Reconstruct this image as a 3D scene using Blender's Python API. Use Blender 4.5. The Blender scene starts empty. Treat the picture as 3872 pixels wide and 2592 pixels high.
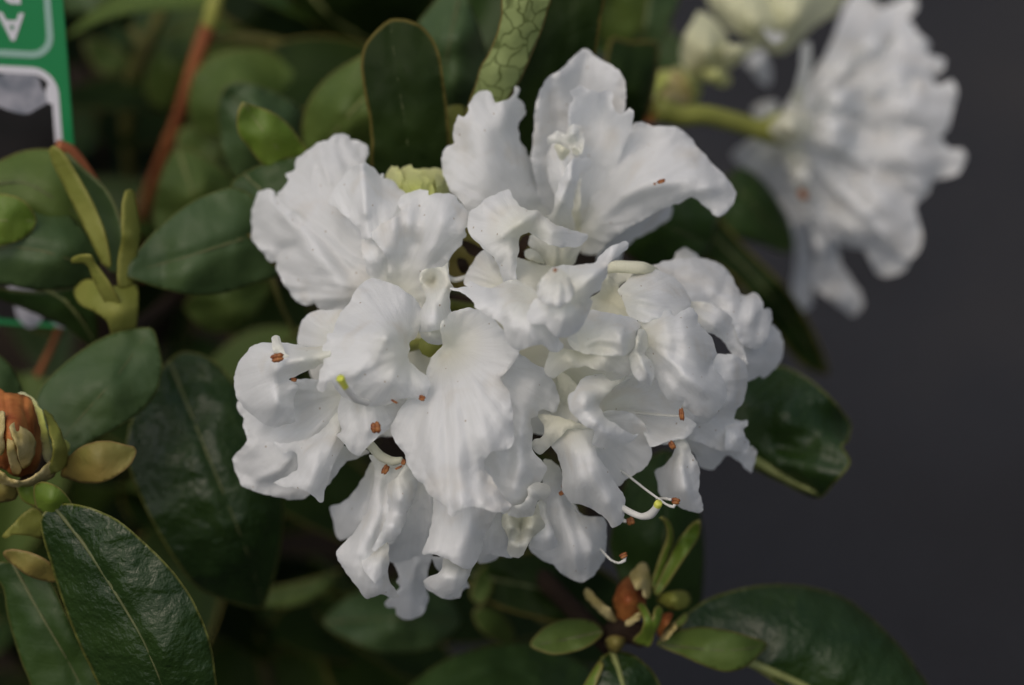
import bpy, math, random
import numpy as np
from mathutils import Vector, noise
from mathutils.geometry import delaunay_2d_cdt

# ------------------------------------------------------------------ camera, sky, sun, exposure
sc = bpy.context.scene
COL = sc.collection
D0, W = 0.56, 0.22                    # metres: distance to the reference plane, width it spans
PITCH = math.radians(42)
CEN = Vector((0, 0, 0.40))
RIGHT = Vector((1, 0, 0))
FWD = Vector((0, math.cos(PITCH), -math.sin(PITCH)))
UP = Vector((0, math.sin(PITCH), math.cos(PITCH)))
CAM = CEN - FWD * D0

cd = bpy.data.cameras.new('camera')
cam = bpy.data.objects.new('camera', cd); COL.objects.link(cam)
cam.location = CAM
cam.rotation_euler = (math.pi / 2 - PITCH, 0, 0)
cd.sensor_width = 36; cd.lens = 36 * D0 / W
cd.clip_start = 0.01; cd.clip_end = 200
cd.dof.use_dof = True
cd.dof.focus_distance = D0 - 0.025
cd.dof.aperture_fstop = 6.4
cd.dof.aperture_blades = 9
sc.camera = cam

SUN_EL, SUN_AZ = math.radians(64), math.radians(228)
world = bpy.data.worlds.new('World'); sc.world = world; world.use_nodes = True
wn = world.node_tree.nodes; wl = world.node_tree.links
bg = wn['Background']
sky = wn.new('ShaderNodeTexSky'); sky.sky_type = 'NISHITA'; sky.sun_disc = False
sky.sun_elevation = SUN_EL; sky.sun_rotation = SUN_AZ
sky.air_density = 0.8; sky.dust_density = 7.0; sky.ozone_density = 0.3
wl.new(sky.outputs[0], bg.inputs[0]); bg.inputs[1].default_value = 0.08

sd = bpy.data.lights.new('sun', 'SUN'); sun = bpy.data.objects.new('sun', sd); COL.objects.link(sun)
sd.energy = 0.9; sd.angle = math.radians(120); sd.color = (1.0, 0.99, 0.97)
sun.location = (-0.5, -1, 2)
sdir = Vector((math.sin(SUN_AZ) * math.cos(SUN_EL), math.cos(SUN_AZ) * math.cos(SUN_EL), math.sin(SUN_EL)))
sun.rotation_euler = sdir.to_track_quat('Z', 'Y').to_euler()

vs = sc.view_settings
vs.view_transform = 'Standard'; vs.look = 'None'; vs.exposure = 0.06; vs.gamma = 1.0
sc.cycles.use_denoising = True
sc.cycles.max_bounces = 10
sc.cycles.transmission_bounces = 8
sc.cycles.sample_clamp_indirect = 6

# ------------------------------------------------------------------ helpers
random.seed(7)
SRCW, SRCH = 3872.0, 2592.0
PXMM = SRCW / (W * 1000)              # photo pixels per millimetre on the reference plane
S3 = 0.55484
CROP = {'A': (850, 450, .42735), 'B': (1650, 150, .51216), 'C': (850, 1000, .42735), 'D': (1500, 850, .42735),
        'E': (2050, 850, .42735), 'F': (850, 1500, .55494), 'G': (1450, 1450, .55494), 'H': (1950, 1350, .55494),
        'N1': (0, 0, S3), 'N2': (1290, 0, S3), 'N3': (2572, 0, S3), 'N4': (0, 860, S3), 'N5': (0, 1722, S3),
        'N7': (2172, 1722, S3), 'N8': (1000, 1722, S3), 'K': (0, 1400, .5738), 'J': (2200, 2050, .3456), 'P': (0, 0, 1.6533), 'S': (0, 0, 1.0)}


DEEP = 1.9                            # things behind the cluster stand this much farther back


def place(sx, sy, z):
    """a point of the plant: direction as measured on the photograph, z millimetres in front of the reference plane"""
    d = D0 - (z if z > -30 else -30 + (z + 30) * DEEP) / 1000.0
    k = W / SRCW * d / D0
    return CAM + RIGHT * ((sx - SRCW / 2) * k) + UP * (-(sy - SRCH / 2) * k) + FWD * d


RX, RY, RZ = np.array(RIGHT), np.array(UP), np.array(FWD)
CAMN = np.array(CAM)


def place_np(x, y, z):
    d = D0 - np.where(z > -30, z, -30 + (z + 30) * DEEP) / 1000.0
    k = W / SRCW * d / D0
    return CAMN + np.outer((x - SRCW / 2) * k, RX) + np.outer(-(y - SRCH / 2) * k, RY) + np.outer(d, RZ)


WORLD = {}                            # world position of each empty or part (no rotations are used)


def set_props(o, label=None, cat=None, group=None, kind=None):
    if label: o['label'] = label
    if cat: o['category'] = cat
    if group: o['group'] = group
    if kind: o['kind'] = kind


def empty(name, loc, parent=None, label=None, cat=None):
    o = bpy.data.objects.new(name, None); COL.objects.link(o)
    o.empty_display_size = 0.005
    loc = Vector(loc)
    if parent:
        o.parent = parent; o.location = loc - WORLD[parent.name]
    else:
        o.location = loc
    WORLD[o.name] = loc
    set_props(o, label, cat)
    return o


def mesh_obj(name, verts, faces, mat, parent=None, attr=None, smooth=True, thick=0.0, label=None):
    verts = np.asarray(verts, dtype=float)
    org = verts.mean(axis=0)
    me = bpy.data.meshes.new(name)
    me.from_pydata((verts - org).tolist(), [], faces)
    if smooth:
        me.polygons.foreach_set('use_smooth', [True] * len(me.polygons))
    if attr is not None:
        a = me.attributes.new('puv', 'FLOAT_VECTOR', 'POINT')
        a.data.foreach_set('vector', np.asarray(attr, dtype=np.float32).ravel())
    me.materials.append(mat)
    me.update()
    o = bpy.data.objects.new(name, me); COL.objects.link(o)
    org = Vector(org)
    if parent:
        o.parent = parent; o.location = org - WORLD[parent.name]
    else:
        o.location = org
    WORLD[o.name] = org
    if thick > 0:
        m = o.modifiers.new('thickness', 'SOLIDIFY'); m.thickness = thick; m.offset = 0
    if label: o['label'] = label
    return o


def resample(pts, closed, step):
    """Catmull-Rom through pts, resampled to about step"""
    P = np.asarray(pts, dtype=float); n = len(P)
    out = []
    rng = range(n) if closed else range(n - 1)
    for i in rng:
        if closed:
            p0, p1, p2, p3 = P[i - 1], P[i], P[(i + 1) % n], P[(i + 2) % n]
        else:
            p0, p1, p2, p3 = P[max(i - 1, 0)], P[i], P[i + 1], P[min(i + 2, n - 1)]
        L = np.linalg.norm((p2 - p1)[:2]); k = max(1, int(round(L / step)))
        # tangents limited by the segment's own length so short segments keep their corners
        def tan(a, b, c):
            t = (c - a); tl = np.linalg.norm(t[:2]) + 1e-9
            return t / tl * min(L, tl * .5)
        t1, t2 = tan(p0, p1, p2), tan(p1, p2, p3)
        for j in range(k):
            t = j / k
            h1, h2, h3, h4 = 2*t**3-3*t**2+1, t**3-2*t**2+t, -2*t**3+3*t**2, t**3-t**2
            out.append(h1 * p1 + h2 * t1 * .85 + h3 * p2 + h4 * t2 * .85)
    if not closed: out.append(P[-1])
    return np.array(out)


def seg_dist(X, poly, closed=False):
    """distance of the points X to a polyline, and the arc length of the nearest point and the side"""
    best = np.full(len(X), 1e18); arc = np.zeros(len(X)); side = np.zeros(len(X))
    n = len(poly); acc = 0.0
    for i in range(n if closed else n - 1):
        a, b = poly[i], poly[(i + 1) % n]
        d = b - a; L2 = d @ d + 1e-12; L = math.sqrt(L2)
        t = np.clip(((X - a) @ d) / L2, 0, 1)
        q = a + t[:, None] * d
        r = X - q
        dd = (r * r).sum(1)
        m = dd < best
        best[m] = dd[m]; arc[m] = acc + t[m] * L
        side[m] = np.sign(d[0] * r[m, 1] - d[1] * r[m, 0])
        acc += L
    return np.sqrt(best), arc, side


def inside(X, poly):
    x, y = X[:, 0], X[:, 1]; c = np.zeros(len(X), bool); n = len(poly)
    j = n - 1
    for i in range(n):
        xi, yi = poly[i]; xj, yj = poly[j]
        if yi != yj:
            c ^= ((yi > y) != (yj > y)) & (x < (xj - xi) * (y - yi) / (yj - yi) + xi)
        j = i
    return c


def tps(ctrl, X):
    C = np.asarray(ctrl, dtype=float); P = C[:, :2]; z = C[:, 2]; n = len(P)
    if n < 3:
        return np.full(len(X), z.mean())
    sc_ = max(np.ptp(P[:, 0]), np.ptp(P[:, 1]), 1.0)
    def U(r): return np.where(r > 1e-9, r * r * np.log(r + 1e-12), 0)
    d = np.linalg.norm(P[:, None] - P[None], axis=2) / sc_
    A = np.zeros((n + 3, n + 3)); A[:n, :n] = U(d) + np.eye(n) * 1e-3
    A[:n, n] = 1; A[:n, n + 1:] = P / sc_; A[n, :n] = 1; A[n + 1:, :n] = P.T / sc_
    A[n + 1, n + 1] += 1e-9; A[n + 2, n + 2] += 1e-9
    b = np.zeros(n + 3); b[:n] = z
    w = np.linalg.lstsq(A, b, rcond=None)[0]
    D = np.linalg.norm(X[:, None] - P[None], axis=2) / sc_
    v = U(D) @ w[:n] + w[n] + X @ w[n + 1:] / sc_
    lo, hi = z.min(), z.max(); mg = 3 + .25 * (hi - lo)
    return np.clip(v, lo - mg, hi + mg)


def vnoise(x, y, s):
    return np.array([noise.noise((a, b, s)) for a, b in zip(x, y)])


SEED = [0]


def sheet(name, crop, outline, ctrl, mat, parent, base=None, ridges=(), edge=(0, 1), ruffle=0.5, pleat=0.5, rough=5.0,
          step=10, thick=0.0, midrib=None, label=None, lump=0.2, relief=0.76, crease=0.3, dz=0.0, roll=0.0, ridge_k=0.75):
    """one thin curved organ (petal, leaf blade, bract): its rim, its relief from control heights, pleats, ridges and rim waves"""
    ox, oy, s = CROP[crop]
    SEED[0] += 1; sd_ = SEED[0] * 3.17
    T = lambda pts: np.array([(ox + p[0] * s, oy + p[1] * s) + tuple(p[2:]) for p in pts], dtype=float)
    O = resample(T(outline), True, step)
    # fine irregular rim
    if rough > 0:
        nx = np.roll(O, -1, 0) - np.roll(O, 1, 0)
        nn = np.stack([nx[:, 1], -nx[:, 0]], 1); nn /= (np.linalg.norm(nn, axis=1)[:, None] + 1e-9)
        j = vnoise(O[:, 0] / 26, O[:, 1] / 26, sd_) * rough + vnoise(O[:, 0] / 11, O[:, 1] / 11, sd_ + 5) * rough * .5
        O = O + nn * j[:, None]
    mn, mx = O.min(0), O.max(0)
    gx = np.arange(mn[0], mx[0], step); gy = np.arange(mn[1], mx[1], step * .866)
    G = np.array([(x + (step / 2 if k % 2 else 0), y) for k, y in enumerate(gy) for x in gx]) if len(gx) and len(gy) else np.zeros((0, 2))
    if len(G):
        G = G[inside(G, O)]
    if len(G):
        dd, _, _ = seg_dist(G, O, True)
        G = G[dd > step * (1.1 if roll else .55)]
    X = np.vstack([O, G]) if len(G) else O
    if roll:                          # a close inner row so that the rim can turn over sharply
        t_ = np.roll(O, -1, 0) - np.roll(O, 1, 0); t_ /= (np.linalg.norm(t_, axis=1)[:, None] + 1e-9)
        nrm = np.stack([-t_[:, 1], t_[:, 0]], 1)
        if not inside((O + nrm * 3)[::3], O).mean() > .5: nrm = -nrm
        I_ = O + nrm * 5
        I_ = I_[inside(I_, O)]
        dI, _, _ = seg_dist(I_, O, True)
        X = np.vstack([X, I_[dI > 3.5]])
    nO = len(O)
    vs2, es2, fs2, ov, oe, of = delaunay_2d_cdt([Vector((float(p[0]), float(p[1]))) for p in X], [], [list(range(nO))], 1, 1e-4)
    X = np.array([(v[0], v[1]) for v in vs2])
    F = [list(f) for f in fs2]
    de, arc, _ = seg_dist(X, O, True)
    z = tps(T(ctrl), X)
    Q = np.c_[X, np.ones(len(X))]
    pl = Q @ np.linalg.lstsq(Q, z, rcond=None)[0]
    z = pl + (z - pl) * relief + dz
    if base is None:
        b = O.mean(0)
    else:
        b = T([base])[0]
    r = X - b; rad = np.hypot(r[:, 0], r[:, 1]); ang = np.arctan2(r[:, 1], r[:, 0])
    size = max(mx - mn)
    # pleats that run out from the base
    if pleat:
        ca, sa = np.cos(ang), np.sin(ang)
        pn = np.array([noise.noise((c_ * 4.2, s_ * 4.2, sd_ + q)) for c_, s_, q in zip(ca, sa, rad / 420)])
        pn2 = np.array([noise.noise((c_ * 11, s_ * 11, sd_ + 9 + q)) for c_, s_, q in zip(ca, sa, rad / 300)])
        ramp = np.clip(rad / (size * .45), 0, 1)
        z = z + pleat * ramp * (pn * 2.0 + pn2 * .6)
        if crease:
            cr = np.array([noise.noise((c_ * 7, s_ * 7, sd_ + 31 + q)) for c_, s_, q in zip(ca, sa, rad / 160)])
            z = z + crease * ramp * (.5 - np.abs(cr) * 2.2)
    if lump:
        z = z + lump * (vnoise(X[:, 0] / 95, X[:, 1] / 95, sd_ + 2) * 2 + vnoise(X[:, 0] / 38, X[:, 1] / 38, sd_ + 3) * .5)
    if roll:                          # fine crinkles, stronger towards the rim
        z = z + .075 * vnoise(X[:, 0] / 21, X[:, 1] / 21, sd_ + 50) * (.35 + 1.2 * np.exp(-de / 55))
    # rim waves
    if ruffle:
        wv = vnoise(X[:, 0] / 70, X[:, 1] / 70, sd_ + 20) * 2 + vnoise(X[:, 0] / 28, X[:, 1] / 28, sd_ + 21)
        z = z + ruffle * wv * np.exp(-de / 38)
        if roll:
            z = z + (.25 + ruffle * .6) * vnoise(X[:, 0] / 17, X[:, 1] / 17, sd_ + 23) * np.exp(-de / 15)
    if edge[0]:
        z = z + edge[0] * .12 * np.exp(-de / (edge[1] * s))
    if roll:
        z = z - roll * np.exp(-de / 5.0) * (.7 + vnoise(X[:, 0] / 60, X[:, 1] / 60, sd_ + 40) * 1.6)
    for pts, h, w in ridges:
        d2, _, _ = seg_dist(X, T(pts)); z = z + h * ridge_k * np.exp(-(d2 / (w * s)) ** 2)
    at = np.zeros((len(X), 3))
    if midrib is not None:
        M = resample(T(midrib), False, step * 1.5)
        dm, am, sm = seg_dist(X, M)
        at[:, 0] = am / PXMM; at[:, 1] = dm * sm / PXMM
    else:
        at[:, 0] = ang; at[:, 1] = rad / PXMM
    at[:, 2] = de / PXMM
    V = place_np(X[:, 0], X[:, 1], z)
    # faces turned to the camera
    FF = []
    for f in F:
        a, b_, c = X[f[0]], X[f[1]], X[f[2]]
        if (b_[0]-a[0])*(c[1]-a[1]) - (b_[1]-a[1])*(c[0]-a[0]) > 0: f = f[::-1]
        FF.append(f)
    o = mesh_obj(name, V, FF, mat, parent, at, thick=thick, label=label)
    if midrib is not None:
        o_z = lambda q: float(z[np.argmin(((X - q) ** 2).sum(1))])
        pts = [(q[0], q[1], o_z(q)) for q in M]
        return o, pts
    return o


def tube_mesh(P, R, sides=10):
    P = [Vector(p) for p in P]; n = len(P); V = []; F = []
    ref = None
    for i in range(n):
        t = (P[min(i + 1, n - 1)] - P[max(i - 1, 0)]).normalized()
        if ref is None:
            ref = t.orthogonal().normalized()
        ref = (ref - t * ref.dot(t)).normalized(); bn = t.cross(ref)
        for k in range(sides):
            a = 2 * math.pi * k / sides
            V.append(P[i] + (ref * math.cos(a) + bn * math.sin(a)) * R[i])
    for i in range(n - 1):
        for k in range(sides):
            k2 = (k + 1) % sides
            F.append([i*sides+k, i*sides+k2, (i+1)*sides+k2, (i+1)*sides+k])
    F.append(list(range(sides))[::-1]); F.append([(n-1)*sides + k for k in range(sides)])
    return V, F


def tube(name, crop, path, mat, parent, step=12, sides=10, label=None, knobs=0.0):
    """path: (x, y, z mm, radius mm)"""
    ox, oy, s = CROP[crop]
    P = resample([(ox + p[0]*s, oy + p[1]*s, p[2], p[3]) for p in path], False, step)
    SEED[0] += 1
    rr = [p[3] / 1000 * (1 + knobs * noise.noise((i * .35, SEED[0], 0))) for i, p in enumerate(P)]
    V, F = tube_mesh([place(p[0], p[1], p[2]) for p in P], rr, sides)
    arc = np.linspace(0, 1, len(P)).repeat(sides)
    at = np.zeros((len(V), 3)); at[:, 0] = arc
    return mesh_obj(name, [tuple(v) for v in V], F, mat, parent, at, label=label)


# ------------------------------------------------------------------ materials
def new_mat(name):
    m = bpy.data.materials.new(name); m.use_nodes = True
    nt = m.node_tree; nt.nodes.clear()
    return m, nt.nodes, nt.links


def nd(nodes, typ, **kw):
    n = nodes.new(typ)
    for k, v in kw.items(): setattr(n, k, v)
    return n


def ramp(nodes, stops):
    r = nodes.new('ShaderNodeValToRGB'); e = r.color_ramp.elements
    while len(e) < len(stops): e.new(.5)
    for i, (p, c) in enumerate(stops):
        e[i].position = p; e[i].color = tuple(c) + (1,)
    return r


def petal_mat(name, tip, throat, throat_mm=14.0, trans=0.38, rough=.6, spots=True):
    m, N, L = new_mat(name)
    out = nd(N, 'ShaderNodeOutputMaterial')
    at = nd(N, 'ShaderNodeAttribute', attribute_name='puv')
    sep = nd(N, 'ShaderNodeSeparateXYZ'); L.new(at.outputs['Vector'], sep.inputs[0])
    mr = nd(N, 'ShaderNodeMapRange'); mr.inputs[1].default_value = throat_mm * .2; mr.inputs[2].default_value = throat_mm
    L.new(sep.outputs[1], mr.inputs[0])
    mix = nd(N, 'ShaderNodeMix', data_type='RGBA'); mix.inputs[6].default_value = throat + (1,); mix.inputs[7].default_value = tip + (1,)
    L.new(mr.outputs[0], mix.inputs[0])
    tc = nd(N, 'ShaderNodeTexCoord')
    col = mix.outputs[2]
    if spots:   # bruised, slightly browner patches and pin-point specks
        n1 = nd(N, 'ShaderNodeTexNoise'); n1.inputs['Scale'].default_value = 70; n1.inputs['Detail'].default_value = 3
        L.new(tc.outputs['Object'], n1.inputs['Vector'])
        r1 = ramp(N, [(.30, (.90, .86, .80)), (.46, (1, 1, 1))]); L.new(n1.outputs[0], r1.inputs[0])
        mm = nd(N, 'ShaderNodeMix', data_type='RGBA', blend_type='MULTIPLY'); mm.inputs[0].default_value = 1
        L.new(col, mm.inputs[6]); L.new(r1.outputs[0], mm.inputs[7])
        v = nd(N, 'ShaderNodeTexVoronoi'); v.inputs['Scale'].default_value = 260; L.new(tc.outputs['Object'], v.inputs['Vector'])
        r2 = ramp(N, [(.0, (.45, .34, .24)), (.045, (.5, .4, .3)), (.07, (1, 1, 1))]); L.new(v.outputs['Distance'], r2.inputs[0])
        m2 = nd(N, 'ShaderNodeMix', data_type='RGBA', blend_type='MULTIPLY'); m2.inputs[0].default_value = .8
        L.new(mm.outputs[2], m2.inputs[6]); L.new(r2.outputs[0], m2.inputs[7]); col = m2.outputs[2]
    # veins run out from the base, with a fine satin cell texture
    cmb = nd(N, 'ShaderNodeCombineXYZ'); mu = nd(N, 'ShaderNodeMath', operation='MULTIPLY'); mu.inputs[1].default_value = 26
    L.new(sep.outputs[0], mu.inputs[0]); L.new(mu.outputs[0], cmb.inputs[0])
    mu2 = nd(N, 'ShaderNodeMath', operation='MULTIPLY'); mu2.inputs[1].default_value = .16
    L.new(sep.outputs[1], mu2.inputs[0]); L.new(mu2.outputs[0], cmb.inputs[1])
    nv = nd(N, 'ShaderNodeTexNoise'); nv.inputs['Scale'].default_value = 1; nv.inputs['Detail'].default_value = 3; L.new(cmb.outputs[0], nv.inputs['Vector'])
    rv = ramp(N, [(.38, (.972, .972, .968)), (.55, (1, 1, 1))]); L.new(nv.outputs[0], rv.inputs[0])
    mv = nd(N, 'ShaderNodeMix', data_type='RGBA', blend_type='MULTIPLY'); mv.inputs[0].default_value = 1
    L.new(col, mv.inputs[6]); L.new(rv.outputs[0], mv.inputs[7]); col = mv.outputs[2]
    nf = nd(N, 'ShaderNodeTexNoise'); nf.inputs['Scale'].default_value = 1400; nf.inputs['Detail'].default_value = 2; L.new(tc.outputs['Object'], nf.inputs['Vector'])
    nm = nd(N, 'ShaderNodeTexNoise'); nm.inputs['Scale'].default_value = 260; nm.inputs['Detail'].default_value = 4; L.new(tc.outputs['Object'], nm.inputs['Vector'])
    b1 = nd(N, 'ShaderNodeBump'); b1.inputs['Strength'].default_value = .12; b1.inputs['Distance'].default_value = .0006; L.new(nv.outputs[0], b1.inputs['Height'])
    b3 = nd(N, 'ShaderNodeBump'); b3.inputs['Strength'].default_value = .22; b3.inputs['Distance'].default_value = .0008; L.new(nm.outputs[0], b3.inputs['Height']); L.new(b1.outputs[0], b3.inputs['Normal'])
    b2 = nd(N, 'ShaderNodeBump'); b2.inputs['Strength'].default_value = .45; b2.inputs['Distance'].default_value = .0002; L.new(nf.outputs[0], b2.inputs['Height']); L.new(b3.outputs[0], b2.inputs['Normal'])
    p = nd(N, 'ShaderNodeBsdfPrincipled'); L.new(col, p.inputs['Base Color']); p.inputs['Roughness'].default_value = rough
    p.inputs['Specular IOR Level'].default_value = .25
    p.inputs['Sheen Weight'].default_value = .12
    L.new(b2.outputs[0], p.inputs['Normal'])
    t = nd(N, 'ShaderNodeBsdfTranslucent'); L.new(col, t.inputs[0]); L.new(b3.outputs[0], t.inputs['Normal'])
    ms = nd(N, 'ShaderNodeMixShader'); ms.inputs[0].default_value = trans
    L.new(p.outputs[0], ms.inputs[1]); L.new(t.outputs[0], ms.inputs[2]); L.new(ms.outputs[0], out.inputs[0])
    return m


def leaf_mat(name, c1, c2, vein, rim, gloss=.33, bumpy=.25, spec=.5, trans=.12, net=False, rim_mm=.45):
    m, N, L = new_mat(name)
    out = nd(N, 'ShaderNodeOutputMaterial')
    at = nd(N, 'ShaderNodeAttribute', attribute_name='puv')
    sep = nd(N, 'ShaderNodeSeparateXYZ'); L.new(at.outputs['Vector'], sep.inputs[0])
    tc = nd(N, 'ShaderNodeTexCoord')
    n1 = nd(N, 'ShaderNodeTexNoise'); n1.inputs['Scale'].default_value = 60; n1.inputs['Detail'].default_value = 5; L.new(tc.outputs['Object'], n1.inputs['Vector'])
    r1 = ramp(N, [(.32, c1), (.68, c2)]); L.new(n1.outputs[0], r1.inputs[0])
    # side veins: slanting away from the midrib
    ab = nd(N, 'ShaderNodeMath', operation='ABSOLUTE'); L.new(sep.outputs[1], ab.inputs[0])
    mu = nd(N, 'ShaderNodeMath', operation='MULTIPLY_ADD'); mu.inputs[1].default_value = .75; L.new(ab.outputs[0], mu.inputs[0]); L.new(sep.outputs[0], mu.inputs[2])
    nw = nd(N, 'ShaderNodeMath', operation='MULTIPLY_ADD'); nw.inputs[1].default_value = 3.2; L.new(n1.outputs[0], nw.inputs[0]); L.new(mu.outputs[0], nw.inputs[2])
    dv = nd(N, 'ShaderNodeMath', operation='MULTIPLY'); dv.inputs[1].default_value = 2 * math.pi / 5.2; L.new(nw.outputs[0], dv.inputs[0])
    si = nd(N, 'ShaderNodeMath', operation='SINE'); L.new(dv.outputs[0], si.inputs[0])
    vr = nd(N, 'ShaderNodeMapRange'); vr.inputs[1].default_value = .93; vr.inputs[2].default_value = 1.0; L.new(si.outputs[0], vr.inputs[0])
    mixv = nd(N, 'ShaderNodeMix', data_type='RGBA'); L.new(r1.outputs[0], mixv.inputs[6]); mixv.inputs[7].default_value = vein + (1,)
    vm = nd(N, 'ShaderNodeMath', operation='MULTIPLY'); vm.inputs[1].default_value = .10; L.new(vr.outputs[0], vm.inputs[0]); L.new(vm.outputs[0], mixv.inputs[0])
    col = mixv.outputs[2]
    vo = nd(N, 'ShaderNodeTexVoronoi', feature='DISTANCE_TO_EDGE'); vo.inputs['Scale'].default_value = 200 if net else 420; vo.inputs['Randomness'].default_value = 1
    n2 = nd(N, 'ShaderNodeTexNoise'); n2.inputs['Scale'].default_value = 160; L.new(tc.outputs['Object'], n2.inputs['Vector'])
    va = nd(N, 'ShaderNodeMix', data_type='VECTOR'); va.inputs[0].default_value = .006; L.new(tc.outputs['Object'], va.inputs[4]); L.new(n2.outputs['Color'], va.inputs[5])
    L.new(va.outputs[1], vo.inputs['Vector'])
    if net:     # the net of veins on the underside
        rn = ramp(N, [(.0, (.30, .32, .2)), (.025, (.45, .47, .33)), (.06, (1, 1, 1))]); L.new(vo.outputs['Distance'], rn.inputs[0])
        mm = nd(N, 'ShaderNodeMix', data_type='RGBA', blend_type='MULTIPLY'); mm.inputs[0].default_value = .85
        L.new(col, mm.inputs[6]); L.new(rn.outputs[0], mm.inputs[7]); col = mm.outputs[2]
    # paler or browner rim
    er = nd(N, 'ShaderNodeMapRange'); er.inputs[1].default_value = rim_mm; er.inputs[2].default_value = rim_mm * .35; L.new(sep.outputs[2], er.inputs[0])
    mixe = nd(N, 'ShaderNodeMix', data_type='RGBA'); L.new(col, mixe.inputs[6]); mixe.inputs[7].default_value = rim + (1,)
    L.new(er.outputs[0], mixe.inputs[0]); col = mixe.outputs[2]
    # relief: puckers and a fine grain
    nb = nd(N, 'ShaderNodeTexNoise'); nb.inputs['Scale'].default_value = 620; nb.inputs['Detail'].default_value = 2; L.new(tc.outputs['Object'], nb.inputs['Vector'])
    b1 = nd(N, 'ShaderNodeBump'); b1.inputs['Strength'].default_value = bumpy; b1.inputs['Distance'].default_value = .0006; L.new(nb.outputs[0], b1.inputs['Height'])
    b2 = nd(N, 'ShaderNodeBump'); b2.inputs['Strength'].default_value = .10; b2.inputs['Distance'].default_value = .0005; b2.invert = True
    L.new(vr.outputs[0], b2.inputs['Height']); L.new(b1.outputs[0], b2.inputs['Normal'])
    nr = nd(N, 'ShaderNodeMapRange'); nr.inputs[3].default_value = gloss - .08; nr.inputs[4].default_value = gloss + .16; L.new(n2.outputs[0], nr.inputs[0])
    p = nd(N, 'ShaderNodeBsdfPrincipled'); L.new(col, p.inputs['Base Color']); L.new(nr.outputs[0], p.inputs['Roughness'])
    p.inputs['Specular IOR Level'].default_value = spec; L.new(b2.outputs[0], p.inputs['Normal'])
    t = nd(N, 'ShaderNodeBsdfTranslucent'); hs = nd(N, 'ShaderNodeMix', data_type='RGBA', blend_type='MULTIPLY'); hs.inputs[0].default_value = 1
    L.new(col, hs.inputs[6]); hs.inputs[7].default_value = (1, 1, .45, 1); L.new(hs.outputs[2], t.inputs[0])
    ms = nd(N, 'ShaderNodeMixShader'); ms.inputs[0].default_value = trans
    L.new(p.outputs[0], ms.inputs[1]); L.new(t.outputs[0], ms.inputs[2]); L.new(ms.outputs[0], out.inputs[0])
    return m


def plain_mat(name, c1, c2, scale=120, rough=.6, bump=.3, dist=.0006, stops=(.35, .65), spec=.4, sss=0.0, detail=5):
    m, N, L = new_mat(name)
    out = nd(N, 'ShaderNodeOutputMaterial'); tc = nd(N, 'ShaderNodeTexCoord')
    n1 = nd(N, 'ShaderNodeTexNoise'); n1.inputs['Scale'].default_value = scale; n1.inputs['Detail'].default_value = detail
    L.new(tc.outputs['Object'], n1.inputs['Vector'])
    r = ramp(N, [(stops[0], c1), (stops[1], c2)]); L.new(n1.outputs[0], r.inputs[0])
    p = nd(N, 'ShaderNodeBsdfPrincipled'); L.new(r.outputs[0], p.inputs['Base Color']); p.inputs['Roughness'].default_value = rough
    p.inputs['Specular IOR Level'].default_value = spec
    if sss:
        p.inputs['Subsurface Weight'].default_value = sss; p.inputs['Subsurface Radius'].default_value = (1, .8, .5); p.inputs['Subsurface Scale'].default_value = .001
    b = nd(N, 'ShaderNodeBump'); b.inputs['Strength'].default_value = bump; b.inputs['Distance'].default_value = dist
    L.new(n1.outputs[0], b.inputs['Height']); L.new(b.outputs[0], p.inputs['Normal'])
    L.new(p.outputs[0], out.inputs[0])
    return m


M = {}
M['petal'] = petal_mat('white_petal', (.848, .868, .870), (.84, .85, .76), 9)
M['cream'] = petal_mat('cream_petal', (.82, .83, .79), (.79, .79, .64), 12, spots=False)
M['lime'] = petal_mat('lime_petal', (.64, .66, .32), (.42, .48, .10), 9, trans=.25, spots=False)
M['budcream'] = petal_mat('bud_cream', (.66, .67, .44), (.46, .50, .12), 9, trans=.25, spots=False)
M['leaf_dark'] = leaf_mat('leaf_dark', (.022, .050, .009), (.036, .072, .013), (.045, .08, .018), (.08, .09, .02), .44, .25, .3)
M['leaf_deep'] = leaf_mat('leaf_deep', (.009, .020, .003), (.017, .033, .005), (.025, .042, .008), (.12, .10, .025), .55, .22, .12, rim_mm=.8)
M['leaf_gloss'] = leaf_mat('leaf_gloss', (.012, .031, .006), (.022, .048, .009), (.03, .055, .012), (.13, .14, .03), .28, 1.0, .4, rim_mm=.6)
M['leaf_satin'] = leaf_mat('leaf_satin', (.040, .076, .024), (.056, .096, .030), (.06, .10, .036), (.09, .11, .03), .46, .18, .35)
M['leaf_mid'] = leaf_mat('leaf_mid', (.070, .115, .022), (.105, .155, .032), (.12, .16, .045), (.16, .15, .04), .48, .2, .28, trans=.2)
M['leaf_lime'] = leaf_mat('leaf_lime', (.11, .19, .020), (.17, .25, .030), (.20, .28, .05), (.25, .24, .06), .42, .2, .45, trans=.25)
M['leaf_under'] = leaf_mat('leaf_under', (.20, .26, .090), (.26, .32, .12), (.15, .2, .06), (.16, .12, .03), .6, .3, .3, trans=.2, net=True, rim_mm=.5)
M['leaf_olive'] = leaf_mat('leaf_olive', (.17, .17, .04), (.27, .20, .05), (.2, .2, .06), (.22, .16, .05), .5, .25, .35, trans=.15)
M['leaf_pale'] = leaf_mat('leaf_pale', (.19, .215, .035), (.28, .29, .065), (.3, .32, .1), (.25, .25, .05), .5, .2, .35, trans=.25)
M['midrib_dark'] = plain_mat('midrib_dark', (.07, .09, .03), (.10, .11, .04), 200)
M['midrib_pale'] = plain_mat('midrib_pale', (.16, .19, .06), (.22, .24, .08), 200)
M['filament'] = plain_mat('filament_white', (.60, .61, .58), (.66, .66, .62), 200, .45, .05)
M['stigma'] = plain_mat('stigma_green', (.50, .55, .06), (.62, .62, .12), 900, .45, .3)
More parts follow.
